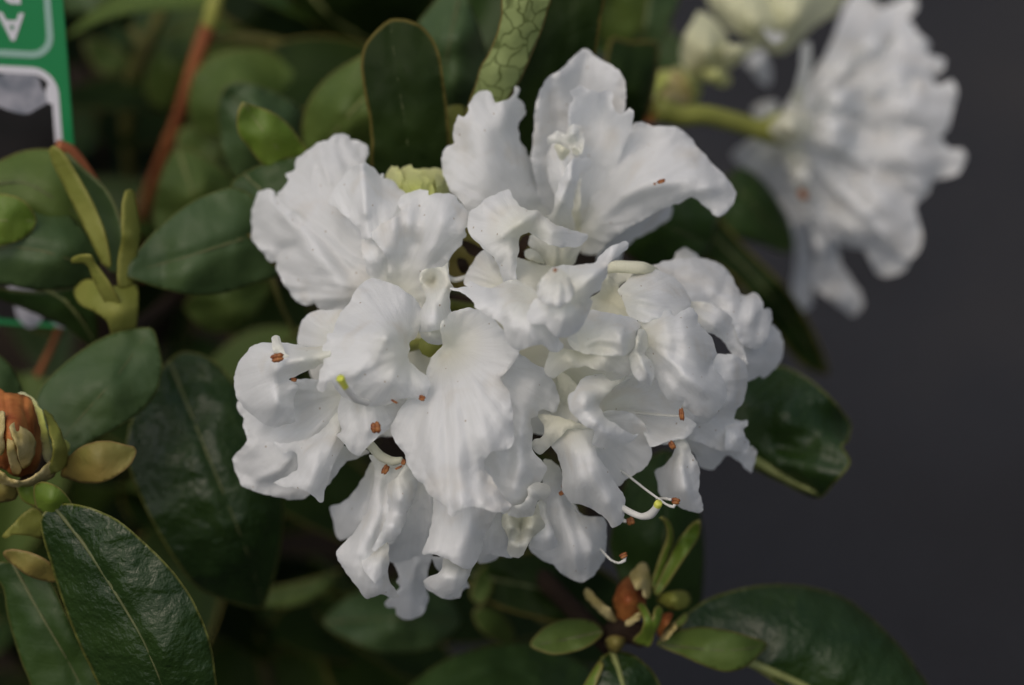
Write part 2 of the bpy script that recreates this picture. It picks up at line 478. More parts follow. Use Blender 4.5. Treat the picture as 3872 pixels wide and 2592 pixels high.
M['anther'] = plain_mat('anther_brown', (.17, .045, .010), (.36, .15, .045), 900, .5, .5, stops=(.4, .62))
M['rust'] = plain_mat('bud_rust', (.22, .050, .010), (.46, .17, .045), 130, .55, .7, .0012)
M['rustpale'] = plain_mat('bud_straw', (.30, .24, .07), (.50, .42, .20), 170, .55, .5, .0008)
M['green_stem'] = plain_mat('stem_green', (.22, .24, .045), (.32, .33, .07), 90, .5, .2)
M['olive_stem'] = plain_mat('stem_olive', (.12, .12, .03), (.18, .17, .045), 90, .55, .3)
M['red_stem'] = plain_mat('stem_russet', (.20, .055, .02), (.32, .11, .035), 80, .6, .4)
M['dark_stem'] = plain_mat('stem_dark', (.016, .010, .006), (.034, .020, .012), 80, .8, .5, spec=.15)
M['soil'] = plain_mat('soil', (.008, .006, .004), (.022, .016, .011), 90, .95, .8, .006, spec=.1)

# ------------------------------------------------------------------ the setting
def pavement_mat():
    m, N, L = new_mat('pavement_asphalt')
    out = nd(N, 'ShaderNodeOutputMaterial'); tc = nd(N, 'ShaderNodeTexCoord')
    n1 = nd(N, 'ShaderNodeTexNoise'); n1.inputs['Scale'].default_value = 5; n1.inputs['Detail'].default_value = 4; L.new(tc.outputs['Object'], n1.inputs['Vector'])
    n2 = nd(N, 'ShaderNodeTexNoise'); n2.inputs['Scale'].default_value = 300; n2.inputs['Detail'].default_value = 3; L.new(tc.outputs['Object'], n2.inputs['Vector'])
    r = ramp(N, [(.3, (.021, .021, .023)), (.5, (.026, .027, .031)), (.7, (.036, .035, .036))]); L.new(n1.outputs[0], r.inputs[0])
    r2 = ramp(N, [(.3, (.6, .6, .6)), (.7, (1.4, 1.4, 1.4))]); L.new(n2.outputs[0], r2.inputs[0])
    mm = nd(N, 'ShaderNodeMix', data_type='RGBA', blend_type='MULTIPLY'); mm.inputs[0].default_value = 1
    L.new(r.outputs[0], mm.inputs[6]); L.new(r2.outputs[0], mm.inputs[7])
    b = nd(N, 'ShaderNodeBump'); b.inputs['Strength'].default_value = .6; b.inputs['Distance'].default_value = .003; L.new(n2.outputs[0], b.inputs['Height'])
    p = nd(N, 'ShaderNodeBsdfPrincipled'); L.new(mm.outputs[2], p.inputs['Base Color']); p.inputs['Roughness'].default_value = .9
    p.inputs['Specular IOR Level'].default_value = .15
    L.new(b.outputs[0], p.inputs['Normal']); L.new(p.outputs[0], out.inputs[0])
    return m


pav = mesh_obj('pavement', [(-40, -40, 0), (40, -40, 0), (40, 40, 0), (-40, 40, 0)], [[0, 1, 2, 3]], pavement_mat(), smooth=False)
set_props(pav, 'dark grey asphalt paving far below the shrub', 'pavement', kind='structure')


def ray_ground(sx, sy, h=0.0):
    p = place(sx, sy, 0); d = (p - CAM).normalized()
    t = (h - CAM.z) / d.z
    return CAM + d * t


SOILC = ray_ground(300, 1300)
SOILC.z = 0
V = [(SOILC.x, SOILC.y, .03)]; F = []
nr, na = 14, 72
for i in range(1, nr + 1):
    for k in range(na):
        a = 2 * math.pi * k / na
        rr = i / nr
        R_ = .26 * rr * (1 + .10 * noise.noise((math.cos(a) * 1.5, math.sin(a) * 1.5, 4)))
        x, y = SOILC.x + R_ * math.cos(a) * 1.2 - .06, SOILC.y + R_ * math.sin(a)
        z = .03 * (1 - rr ** 4) + .006 * noise.noise((x * 40, y * 40, 0)) * (1 - rr ** 6) + .001
        V.append((x, y, max(z, -.002) if i < nr else -.003))
for k in range(na):
    F.append([0, 1 + k, 1 + (k + 1) % na])
for i in range(nr - 1):
    for k in range(na):
        a, b = 1 + i * na + k, 1 + i * na + (k + 1) % na
        F.append([a, a + na, b + na, b])
soil = mesh_obj('soil', V, F, M['soil'])
set_props(soil, 'dark soil in the shade under the shrub', 'soil', kind='structure')

# ------------------------------------------------------------------ the plant label
TA, TB, TH = place(237, 0, -26), place(337, 1340, -46), place(-63, 12, -30)
tdown = (TB - TA).normalized(); tleft = (TH - TA); tleft = (tleft - tdown * tleft.dot(tdown)).normalized()
tnorm = tdown.cross(tleft).normalized()
if tnorm.dot(FWD) > 0: tnorm = -tnorm
PX = 0.001 / PXMM


def tagp(a, b, h):
    """a: to the left of the label's right rim, b: down from the frame's top (both photo pixels), h: mm above its face"""
    return TA + tleft * (a * PX) + tdown * (b * PX) + tnorm * (h * .001)


def tag_sheet(name, ring, h, t, mat, parent, label=None):
    n = len(ring)
    V = [tuple(tagp(a, b, h)) for a, b in ring] + [tuple(tagp(a, b, h - t)) for a, b in ring]
    area = sum(ring[i][0] * ring[(i+1) % n][1] - ring[(i+1) % n][0] * ring[i][1] for i in range(n))
    top = list(range(n))
    F = [top, [n + i for i in top][::-1]] + [[i, n + i, n + (i + 1) % n, (i + 1) % n] for i in range(n)]
    o = mesh_obj(name, V, F, mat, parent, smooth=False, label=label)
    return o


def rounded(a0, b0, a1, b1, r, k=8):
    out = []
    for cx, cy, s in ((a1 - r, b1 - r, 0), (a0 + r, b1 - r, 1), (a0 + r, b0 + r, 2), (a1 - r, b0 + r, 3)):
        for i in range(k + 1):
            t = math.pi / 2 * (s + i / k)
            out.append((cx + r * math.cos(t), cy + r * math.sin(t)))
    return out


def frame_ring(name, a0, b0, a1, b1, r, w, h, mat, parent):
    o1, o2 = rounded(a0, b0, a1, b1, r), rounded(a0 + w, b0 + w, a1 - w, b1 - w, max(r - w, 4))
    n = len(o1); V = []; F = []
    for hh in (h, h - .1):
        V += [tuple(tagp(a, b, hh)) for a, b in o1] + [tuple(tagp(a, b, hh)) for a, b in o2]
    for i in range(n):
        j = (i + 1) % n
        F += [[i, j, n + j, n + i], [2*n + i, 3*n + i, 3*n + j, 2*n + j], [i, 2*n + i, 2*n + j, j], [n + i, n + j, 3*n + j, 3*n + i]]
    return mesh_obj(name, V, F, mat, parent, smooth=False)


M['tag_green'] = plain_mat('tag_green', (.012, .20, .062), (.014, .22, .070), 20, .32, .02, spec=.5)
M['tag_mint'] = plain_mat('tag_mint', (.26, .42, .36), (.28, .45, .38), 20, .35, .02)
M['tag_white'] = plain_mat('tag_white', (.62, .62, .66), (.66, .66, .70), 20, .35, .02)
M['tag_grey'] = plain_mat('tag_photo_petals', (.14, .16, .19), (.36, .36, .40), 140, .3, .02, detail=2)
M['tag_black'] = plain_mat('tag_photo_dark', (.008, .008, .008), (.016, .014, .014), 60, .3, .02)
tag = empty('plant_label', tagp(150, 1480, 0), None, 'green plastic plant label with white lettering and a flower photo, stuck beside the shrub', 'plant label')
tag_sheet('label_card', rounded(0, -420, 520, 1420, 24), 0, .5, M['tag_green'], tag)
frame_ring('border_line', 50, -330, 470, 248, 100, 29, .12, M['tag_mint'], tag)
frame_ring('photo_frame', 46, 286, 474, 900, 105, 30, .12, M['tag_white'], tag)
tag_sheet('flower_photo', rounded(70, 310, 450, 876, 82), .05, .04, M['tag_black'], tag, 'dark printed photo of a white flower')
blob = [(92 + 150 + 150 * math.cos(t) * (1 + .12 * math.sin(5 * t)), 395 + 85 * math.sin(t) * (1 + .15 * math.cos(3 * t))) for t in np.linspace(0, 2 * math.pi, 40, endpoint=False)]
tag_sheet('printed_petal', blob, .09, .03, M['tag_grey'], tag)
blob = [(84 + 16 * math.cos(t), 395 + 42 * math.sin(t)) for t in np.linspace(0, 2 * math.pi, 24, endpoint=False)]
tag_sheet('printed_petal', blob, .10, .03, M['tag_white'], tag)
tag_sheet('flower_photo', rounded(60, 955, 450, 1400, 82), .05, .04, M['tag_black'], tag, 'second printed photo lower on the label')
for ca, cb, ra, rb in ((112, 1300, 60, 120), (250, 1320, 60, 110), (180, 1200, 30, 40), (300, 1210, 40, 60)):
    blob = [(ca + ra * math.cos(t) * (1 + .12 * math.sin(3 * t)), cb + rb * math.sin(t)) for t in np.linspace(0, 2 * math.pi, 30, endpoint=False)]
    tag_sheet('printed_petal', blob, .09, .03, M['tag_grey'], tag)


def letter(ch, ca, cb, size):
    """one raised letter, printed the other way up: centre ca, top at cb (photo pixels on the label)"""
    cu = bpy.data.curves.new('letter', 'FONT'); cu.body = ch; cu.size = 1; cu.extrude = .01; cu.offset = .018
    tmp = bpy.data.objects.new('letter_curve', cu); COL.objects.link(tmp)
    bpy.context.view_layer.update()
    dg = bpy.context.evaluated_depsgraph_get()
    me = tmp.evaluated_get(dg).to_mesh()
    P = np.array([tuple(v.co) for v in me.vertices]); Fs = [list(p.vertices) for p in me.polygons]
    tmp.evaluated_get(dg).to_mesh_clear()
    bpy.data.objects.remove(tmp); bpy.data.curves.remove(cu)
    cx = (P[:, 0].min() + P[:, 0].max()) / 2; hgt = P[:, 1].max()
    k = size / hgt
    V = [tuple(tagp(ca + (x - cx) * k, cb + y * k, .16 + z * 4)) for x, y, z in P]
    return mesh_obj('letter', V, Fs, M['tag_white'], tag, smooth=False)


letter('A', 222, 66, 112)
letter('R', 222, -86, 112)

# ------------------------------------------------------------------ the shrub: blossoms of the main cluster
shrub = empty('rhododendron_shrub', (SOILC.x, SOILC.y, .02), None,
              'leafy evergreen shrub with a cluster of ruffled white double blossoms and brown-tipped stamens', 'shrub')


def blossom(x, y, z, label):
    return empty('blossom', place(x * 1.6533, y * 1.6533, z), shrub, label)


BT = blossom(1280, 580, -14, 'open upright white blossom above the rest of the cluster')
BL = blossom(980, 690, 2, 'white blossom with broad wavy petals beside the lime green bud')
BC = blossom(900, 800, 20, 'white blossom with a bent tongue-like petal and a green-tipped pistil')
BM = blossom(985, 790, 20, 'large drooping white blossom with fluted skirt-like petals')
BS = blossom(1230, 700, 30, 'small bright petals sitting in the middle of the cluster')
BR = blossom(1300, 880, 10, 'white blossom with a long curved pistil hanging out of it')
BQ = blossom(1420, 690, 4, 'white blossom arching away over the dark paving')


def pt(b, crop, outline, ctrl, **kw):
    mat = M[kw.pop('mat', 'petal')]
    kw.setdefault('roll', .5)
    return sheet('petal', crop, outline, ctrl, mat, b, **kw)


tB, tL, tC, tM, tR, tQ, tS = (1000, 1420), (1560, 1560), (1740, 760), (421, -265), (300, 330), (640, 640), (1250, 560)
# --- upright blossom (crop B)
pt(BT, 'B', [(830,1330),(760,1190),(735,1050),(702,900),(705,780),(720,640),(735,480),(760,390),(800,310),(850,258),(920,222),(980,160),(1040,95),(1090,68),(1130,76),(1180,125),(1250,165),(1330,215),(1375,260),(1400,330),(1400,430),(1385,560),(1330,750),(1200,1000),(1080,1250),(960,1380)],
   [(900,1340,-16),(735,1000,-8),(1200,1000,-15),(720,640,-4),(1000,700,-13),(1380,500,-8),(760,390,-5),(1050,400,-14),(1390,330,-7),(1090,80,-11),(920,222,-8),(1250,170,-9)],
   base=tB, ridges=[([(1120,110),(1050,400)],-1.5,60),([(930,250),(960,500)],1.4,60),([(850,330),(900,600)],-1,45)], edge=(1.0,40), ruffle=.7, pleat=.9)
pt(BT, 'B', [(985,385),(1022,358),(1060,340),(1110,362),(1190,386),(1290,380),(1302,450),(1322,530),(1365,556),(1405,520),(1432,500),(1460,540),(1455,600),(1430,680),(1390,800),(1320,950),(1220,1200),(1110,1430),(1030,1430),(990,1300),(1000,1100),(985,900),(975,700),(972,570),(985,500),(1014,440)],
   [(1060,345,0),(1190,390,-1),(1290,385,-3),(1000,440,0),(975,570,1),(985,800,-3),(1140,600,-8),(1250,560,-8),(1330,540,-2),(1432,505,3),(1455,590,1),(1370,800,-5),(1200,850,-9),(1180,1150,-11),(1050,1400,-15),(1000,1150,-10)],
   base=tB, edge=(1.0,22), ruffle=.3, pleat=.5)
pt(BT, 'B', [(1400,690),(1445,630),(1510,607),(1560,622),(1610,645),(1690,634),(1770,645),(1840,690),(1900,750),(1940,812),(1985,850),(2030,910),(2090,965),(2150,1030),(2205,1100),(2215,1150),(2180,1230),(2130,1290),(2075,1306),(2010,1260),(1940,1200),(1880,1162),(1800,1210),(1690,1240),(1560,1310),(1430,1380),(1340,1440),(1260,1500),(1190,1580),(1080,1580),(1040,1480),(1090,1320),(1150,1150),(1250,950),(1330,800)],
   [(1100,1530,-14),(1300,1430,-8),(1120,1330,-12),(1250,1100,-9),(1400,1150,-3),(1350,850,-8),(1500,800,-7),(1510,610,-7),(1700,640,-6),(1700,900,-1),(1650,1080,3),(1600,1290,-6),(1850,720,-8),(1900,950,0),(2000,1080,1),(2200,1110,-8),(2090,1300,-4),(1880,1160,-2),(2080,960,-8)],
   base=tB, ridges=[([(1150,1400),(1350,1150),(1640,1060),(1850,1080)],2.4,70),([(1250,1250),(1420,900),(1560,680)],-1.2,50)], edge=(-.8,40), ruffle=.5, pleat=.9)
pt(BT, 'B', [(1180,1600),(1330,1440),(1480,1350),(1640,1240),(1745,1230),(1725,1320),(1650,1375),(1480,1470),(1380,1560),(1350,1640),(1200,1660)],
   [(1200,1600,-22),(1700,1250,-26),(1450,1480,-24),(1480,1380,-18)], base=tB, ruffle=.3)
pt(BT, 'B', [(245,1300),(195,1215),(110,1130),(75,1060),(45,960),(38,880),(55,820),(95,780),(131,768),(124,700),(135,620),(163,556),(195,572),(240,520),(234,490),(265,430),(310,390),(350,371),(395,385),(415,420),(430,462),(480,458),(525,444),(566,405),(585,342),(620,370),(596,430),(632,450),(662,520),(655,560),(620,600),(605,650),(615,730),(650,800),(695,880),(725,960),(740,1050),(760,1180),(860,1340),(700,1380),(450,1380)],
   [(800,1330,-12),(600,1340,-4),(300,1300,2),(45,920,-3),(130,770,-1),(200,1000,4),(165,570,-1),(320,700,3),(350,380,-4),(430,470,1),(480,650,3),(525,450,0),(600,360,-6),(655,520,-9),(605,650,-8),(640,800,-10),(500,950,1),(730,1050,-14),(620,1150,-4)],
   base=(850,1400), ridges=[([(250,480),(330,900),(560,1250)],1.2,80),([(500,480),(560,800),(700,1150)],1.6,70),([(190,850),(260,1100)],-1.0,70)], edge=(.8,24), ruffle=.5, pleat=.8)
pt(BT, 'B', [(820,850),(840,790),(870,768),(960,795),(1050,850),(1065,905),(975,930),(960,1000),(920,1100),(890,1180),(840,1060),(818,960)],
   [(820,860,-4),(900,820,0),(1050,870,-2),(930,1000,2),(880,1140,-4),(840,1000,-4)], base=tB, edge=(-.8,30))
pt(BT, 'B', [(812,765),(828,715),(888,678),(955,700),(968,650),(1020,626),(1075,645),(1102,690),(1090,760),(1078,840),(1040,856),(960,815),(880,785)],
   [(820,760,-3),(890,690,0),(900,760,-2),(960,710,2),(1020,640,0),(1030,700,4),(1095,700,-3),(1060,840,2),(1000,780,-2)], base=(960,900), ridges=[([(985,720),(1025,660)],2.0,18),([(1050,690),(1060,820)],-2.2,18),([(850,730),(1000,800)],1.6,20)], ruffle=1.2, lump=.5)
pt(BT, 'B', [(1000,800),(1020,802),(1052,830),(1045,852),(1010,838)], [(1000,800,4),(1052,830,4),(1020,830,6)], mat='cream', ruffle=.2, edge=(-.8,14))
pt(BT, 'B', [(868,790),(900,775),(985,815),(960,860),(930,890),(900,860)], [(868,790,2),(985,815,3),(930,880,1),(930,825,5)], mat='cream', ruffle=.2, edge=(-.8,14))
pt(BT, 'B', [(800,1320),(850,1280),(875,1180),(905,1050),(955,985),(962,930),(1000,888),(1060,873),(1130,878),(1152,910),(1135,960),(1080,1010),(1045,1050),(1020,1110),(1016,1200),(1000,1270),(1018,1340),(1030,1410),(950,1420),(860,1380)],
   [(810,1320,-2),(900,1070,4),(965,935,8),(1060,880,6),(1145,905,2),(1080,1005,3),(1000,1050,9),(1015,1200,0),(940,1200,7),(1020,1380,-6),(900,1350,0)], base=tB,
   ridges=[([(1000,900),(985,1020),(930,1150),(880,1300)],1.8,26)], ruffle=.3)
pt(BT, 'B', [(990,1270),(1020,1180),(1045,1060),(1075,1030),(1065,1200),(1060,1400),(1040,1480),(1000,1420)], [(1000,1270,-8),(1070,1050,-7),(1060,1400,-12),(1030,1250,-6)], base=tB, mat='cream')
# front lip of the upright blossom, folded over, with its white throat
pt(BT, 'B', [(228,1405),(245,1268),(300,1240),(350,1190),(420,1148),(532,1108),(560,1160),(610,1220),(670,1255),(740,1259),(792,1302),(860,1350),(980,1400),(1060,1420),(1124,1450),(1088,1500),(1040,1530),(930,1535),(840,1515),(750,1470),(682,1424),(640,1440),(614,1476),(604,1560),(590,1680),(582,1790),(500,1800),(465,1690),(420,1610),(330,1530),(260,1460)],
   [(240,1330,14),(350,1200,17),(530,1112,12),(520,1300,22),(420,1420,22),(670,1258,21),(640,1370,25),(780,1310,20),(980,1402,14),(1120,1450,8),(1040,1528,12),(850,1440,21),(690,1425,18),(610,1500,17),(540,1560,22),(580,1780,20),(490,1790,17),(340,1520,19)],
   base=(640,1420), ridges=[([(490,1450),(600,1370),(740,1265)],2.2,40),([(560,1500),(545,1780)],1.2,40)], edge=(-.6,24), ruffle=.3, pleat=.4)
pt(BT, 'D', [(1160,170),(1200,90),(1300,130),(1500,180),(1640,160),(1600,280),(1560,350),(1450,380),(1360,400),(1290,300),(1240,240)],
   [(1170,170,6),(1640,170,4),(1400,300,10),(1300,300,7),(1450,380,7)], base=(1450,420), mat='cream', ridges=[([(1440,200),(1450,370)],-1.6,30)])
pt(BT, 'D', [(1132,235),(1180,208),(1240,238),(1300,300),(1310,350),(1200,325),(1148,292)], [(1135,240,8),(1250,250,10),(1300,340,8),(1190,280,12)], base=(1400,400), mat='cream', edge=(-.8,30))
pt(BT, 'D', [(770,225),(700,290),(640,380),(612,465),(600,530),(680,580),(850,590),(990,520),(950,400),(890,320),(830,260)],
   [(770,230,10),(640,380,9),(600,530,12),(850,580,16),(980,500,15),(830,400,13)], base=(1000,560), edge=(.5,30), pleat=.7)
pt(BT, 'D', [(1030,290),(1150,318),(1290,350),(1400,385),(1330,460),(1260,540),(1250,700),(1150,640),(1060,520),(1000,500)],
   [(1050,300,8),(1290,350,8),(1250,650,24),(1050,500,18),(1180,440,17)], base=(1450,420), mat='cream')

# --- blossom with broad wavy petals (crop A)
pt(BL, 'A', [(915,182),(970,145),(1050,130),(1108,152),(1112,185),(1170,190),(1220,213),(1273,240),(1266,310),(1250,380),(1300,460),(1360,700),(1320,1000),(1310,1300),(1330,1520),(1150,1640),(1000,1720),(850,1690),(790,1632),(745,1657),(700,1649),(650,1622),(600,1577),(575,1527),(550,1500),(530,1480),(490,1410),(455,1330),(447,1262),(415,1271),(378,1250),(350,1200),(290,1140),(242,1072),(240,1000),(230,900),(240,810),(270,720),(293,650),(340,628),(400,624),(440,642),(458,690),(470,650),(520,610),(560,540),(538,490),(600,462),(628,440),(622,398),(640,350),(690,310),(750,260),(830,210)],
   [(1050,135,-7),(1270,250,-6),(915,185,-6),(640,350,-6),(1000,320,-1),(830,420,0),(540,490,-4),(455,700,-2),(340,630,-7),(235,900,-10),(350,900,-3),(250,1080,-9),(415,1265,-4),(480,1180,-2),(600,950,4),(700,700,3),(800,900,6),(560,1400,0),(745,1650,0),(900,1500,8),(800,1200,9),(1050,1100,7),(1100,700,3),(1300,1400,10),(1280,900,5),(1100,1650,6)],
   base=tL, ridges=[([(640,880),(850,1050),(1100,1350)],-2.2,60),([(560,830),(800,1150),(1050,1500)],2.2,90),([(430,1260),(520,1170),(620,1130)],-2.4,55),([(470,700),(520,780),(660,900)],-2.2,40),([(830,480),(820,620)],-.8,36),([(780,420),(790,640)],.7,40),([(1000,230),(1080,420)],-1.0,45),([(860,380),(930,560)],.9,30)],
   edge=(-.5,40), dz=-5, ruffle=.9, pleat=.9)
pt(BL, 'A', [(915,747),(958,660),(990,580),(1040,520),(1100,450),(1170,402),(1212,392),(1238,374),(1290,420),(1340,460),(1378,512),(1384,488),(1402,484),(1408,505),(1398,524),(1440,525),(1500,560),(1540,620),(1592,652),(1600,720),(1580,850),(1460,940),(1370,980),(1290,1060),(1225,1060),(1200,990),(1140,920),(1040,840),(970,780)],
   [(920,745,4),(1000,580,4),(1100,450,2),(1212,395,9),(1240,600,12),(1240,840,13),(1290,425,4),(1400,510,0),(1540,620,2),(1440,700,8),(1590,720,6),(1080,700,9),(1200,1000,12),(1350,960,12)],
   base=(1350,1400), ridges=[([(1212,400),(1235,600),(1250,830)],1.8,45),([(1340,480),(1420,700)],-1.4,60)], edge=(-.4,24), ruffle=.4)
pt(BL, 'A', [(1535,762),(1558,690),(1620,655),(1690,640),(1730,624),(1798,638),(1804,676),(1880,662),(1980,661),(2050,690),(2080,740),(2140,808),(2182,850),(2196,918),(2170,945),(2128,972),(2140,1040),(2108,1060),(2082,1130),(2010,1200),(1980,1260),(1972,1330),(1990,1440),(1900,1620),(1750,1680),(1500,1640),(1430,1450),(1445,1300),(1425,1220),(1380,1150),(1330,1080),(1279,1022),(1350,955),(1430,908),(1555,818)],
   [(1540,765,10),(1730,630,7),(1800,660,10),(1980,668,8),(2080,745,9),(2190,910,10),(2130,980,14),(2080,1130,12),(1990,1250,11),(1975,1400,10),(1600,900,15),(1750,800,11),(1900,850,18),(1700,1100,10),(1800,1150,15),(1600,1300,8),(1750,1500,9),(1550,1600,6),(1450,1400,9),(1400,1150,15),(1285,1022,13),(1450,950,15)],
   base=tL, ridges=[([(1555,800),(1580,1000),(1585,1250)],-2.0,40),([(1500,900),(1530,1150)],1.6,50),([(2010,720),(1880,1000),(1740,1330)],2.2,80),([(1760,700),(1690,1100)],-1.2,60)], edge=(.3,30), ruffle=.7, pleat=.6)
pt(BL, 'A', [(1215,1060),(1300,1010),(1390,1150),(1450,1220),(1480,1300),(1480,1500),(1310,1430),(1260,1340),(1225,1230),(1213,1130)],
   [(1215,1100,8),(1300,1030,9),(1330,1250,12),(1470,1300,8),(1300,1420,9),(1470,1480,7)], base=tL, edge=(-.6,40))
# rolled little petal at the blossom's throat (crop D)
pt(BL, 'D', [(203,480),(212,425),(270,388),(400,376),(452,330),(458,430),(470,500),(505,560),(470,610),(474,740),(490,800),(440,890),(340,935),(196,936),(222,750),(262,640),(212,540)],
   [(205,480,20),(280,400,22),(330,480,17),(400,380,25),(455,340,20),(450,480,27),(480,580,24),(390,600,28),(330,700,31),(470,740,24),(420,880,25),(200,930,24),(240,700,24),(300,880,31)],
   base=(330,440), ridges=[([(330,430),(320,500),(350,560)],-3.0,45),([(350,640),(420,830)],-1.3,35),([(215,500),(300,590),(420,580)],1.5,26)], ruffle=.3, edge=(-.4,20))
pt(BL, 'D', [(196,934),(340,920),(430,880),(460,960),(430,1030),(390,1060),(330,1062),(275,1053),(222,1000)], [(200,935,24),(340,930,26),(450,960,20),(390,1058,18),(270,1050,19),(310,985,28)], base=(330,800), ruffle=.3, edge=(-.8,24))
# --- blossom with the tongue-like petal (crop C)
pt(BC, 'C', [(1240,150),(1300,127),(1370,139),(1440,160),(1530,195),(1600,240),(1670,290),(1740,388),(1752,450),(1722,570),(1692,640),(1642,690),(1640,750),(1620,800),(1640,860),(1690,910),(1750,960),(1800,1010),(1816,1060),(1802,1130),(1780,1172),(1690,1188),(1590,1186),(1520,1200),(1440,1240),(1300,1260),(1180,1230),(1110,1210),(1040,1160),(970,1090),(940,1042),(905,1040),(890,1110),(860,1131),(830,1122),(814,1088),(830,1010),(850,930),(876,870),(864,800),(868,725),(900,690),(903,616),(950,608),(980,520),(1020,432),(1100,340),(1150,240),(1180,200)],
   [(1300,130,18),(1150,245,22),(1000,500,26),(905,620,30),(870,800,32),(820,1090,33),(900,1040,37),(1430,640,44),(1200,450,31),(1400,350,30),(1600,300,27),(1740,400,22),(1740,560,24),(1640,700,28),(1150,750,40),(1100,950,41),(1350,900,42),(1560,800,40),(1640,870,33),(1800,1030,33),(1780,1170,32),(1500,1060,41),(1500,1195,33),(1250,1080,39),(1150,1210,33),(980,1080,36)],
   base=(1640,760), ridges=[([(950,620),(1200,625),(1430,640),(1640,600)],1.8,70),([(1430,640),(1330,830),(1150,990)],1.3,50),([(1430,640),(1560,800),(1780,1080)],1.2,50),([(1300,850),(1200,1000)],-1.0,36)], edge=(-.6,30), ruffle=.5, pleat=.5)
pt(BC, 'F', [(770,100),(800,-20),(900,-60),(1100,-60),(1240,20),(1235,45),(1185,120),(1130,205),(1050,272),(970,345),(940,386),(905,406),(870,391),(820,332),(780,285),(763,266),(797,230),(775,160)],
   [(775,100,24),(900,-40,28),(1100,-50,30),(1235,40,26),(1130,200,27),(1000,50,33),(900,100,30),(1020,210,33),(905,400,28),(940,250,32),(780,270,27),(840,180,29),(840,50,28)],
   base=(1000,-120), ridges=[([(850,20),(900,200),(900,380)],-1.2,40),([(960,40),(960,330)],1.0,40)], edge=(.4,20), ruffle=.5)
pt(BC, 'C', [(880,722),(740,735),(640,716),(580,700),(510,694),(420,690),(340,690),(270,714),(220,745),(180,790),(130,850),(95,920),(85,1000),(79,1060),(95,1130),(110,1200),(165,1265),(230,1320),(310,1390),(380,1430),(440,1444),(500,1430),(560,1415),(610,1400),(628,1360),(617,1300),(610,1200),(632,1140),(653,1100),(625,1060),(568,1020),(600,1000),(700,960),(840,892),(930,850),(930,760)],
   [(920,800,34),(860,730,28),(700,730,24),(500,700,21),(340,692,18),(180,790,15),(85,1000,13),(110,1200,15),(230,1320,18),(440,1440,19),(610,1395,20),(620,1200,23),(640,1100,26),(570,1020,26),(700,960,28),(850,880,31),(700,840,37),(560,860,35),(450,920,31),(300,900,25),(250,1100,24),(420,1180,30),(400,1330,25),(540,1250,29)],
   base=(900,800), ridges=[([(880,800),(700,840),(560,870),(450,930)],2.4,60),([(450,930),(440,1080),(480,1250)],2.0,60),([(520,1200),(490,1350)],-1.6,36),([(880,740),(700,765),(580,740)],-1.2,30)], edge=(-.5,36), ruffle=.7, pleat=.5)
pt(BC, 'C', [(414,642),(440,627),(480,640),(500,682),(512,740),(532,790),(570,815),(510,850),(440,800),(416,705)], [(420,640,27),(500,680,28),(440,800,29),(560,815,33),(470,720,32)], base=(520,840), ruffle=.3, edge=(-.6,24))
pt(BC, 'C', [(640,640),(665,540),(690,490),(740,440),(800,414),(900,404),(1020,400),(1100,420),(1050,640),(930,760),(750,740),(645,715)],
   [(650,640,4),(690,490,5),(800,415,7),(1000,420,12),(1000,620,16),(750,600,9),(750,720,12)], base=(1100,700), edge=(-.6,40), pleat=.7)
pt(BC, 'F', [(85,40),(80,90),(127,150),(124,200),(152,300),(120,350),(75,395),(50,430),(68,500),(95,560),(120,612),(180,632),(240,655),(310,675),(380,690),(450,706),(510,706),(548,690),(600,640),(700,400),(840,100),(800,-80),(500,-120),(200,-60)],
   [(85,60,4),(125,200,7),(150,300,10),(55,430,4),(110,600,6),(310,672,5),(510,704,4),(300,450,11),(400,150,9),(600,100,14),(550,500,12),(800,-50,18),(300,0,8),(700,300,16)],
   base=(860,-40), ridges=[([(230,560),(380,500),(430,430)],1.4,30),([(150,540),(300,600),(450,590)],-1.0,36),([(300,-20),(250,200),(170,330)],1.3,70)], edge=(-.5,30), ruffle=.8, pleat=.9)
pt(BC, 'F', [(328,308),(380,320),(460,310),(540,290),(600,270),(680,210),(760,110),(800,160),(810,330),(800,345),(770,400),(740,470),(702,580),(680,640),(675,712),(650,723),(620,700),(560,650),(480,626),(400,616),(328,590),(370,570),(430,540),(491,500),(497,470),(488,390),(455,370),(400,386),(350,342)],
   [(330,310,12),(460,312,17),(600,270,18),(760,130,20),(800,340,20),(700,560,20),(660,715,17),(600,680,22),(480,628,24),(332,590,17),(491,498,22),(480,385,18),(400,384,14),(560,400,25),(600,520,27),(680,350,25)],
   base=(840,60), ridges=[([(760,220),(640,400),(620,600)],1.6,50)], edge=(.5,14), ruffle=.4, pleat=.5)
pt(BC, 'F', [(790,330),(870,380),(905,400),(960,365),(990,378),(940,406),(880,430),(830,441),(790,490),(740,562),(692,622),(672,650),(690,580),(730,470)],
   [(800,340,17),(980,375,12),(840,430,10),(690,620,10),(760,460,15)], base=(840,200), ridges=[([(700,600),(720,520),(790,420)],-1.5,20)])

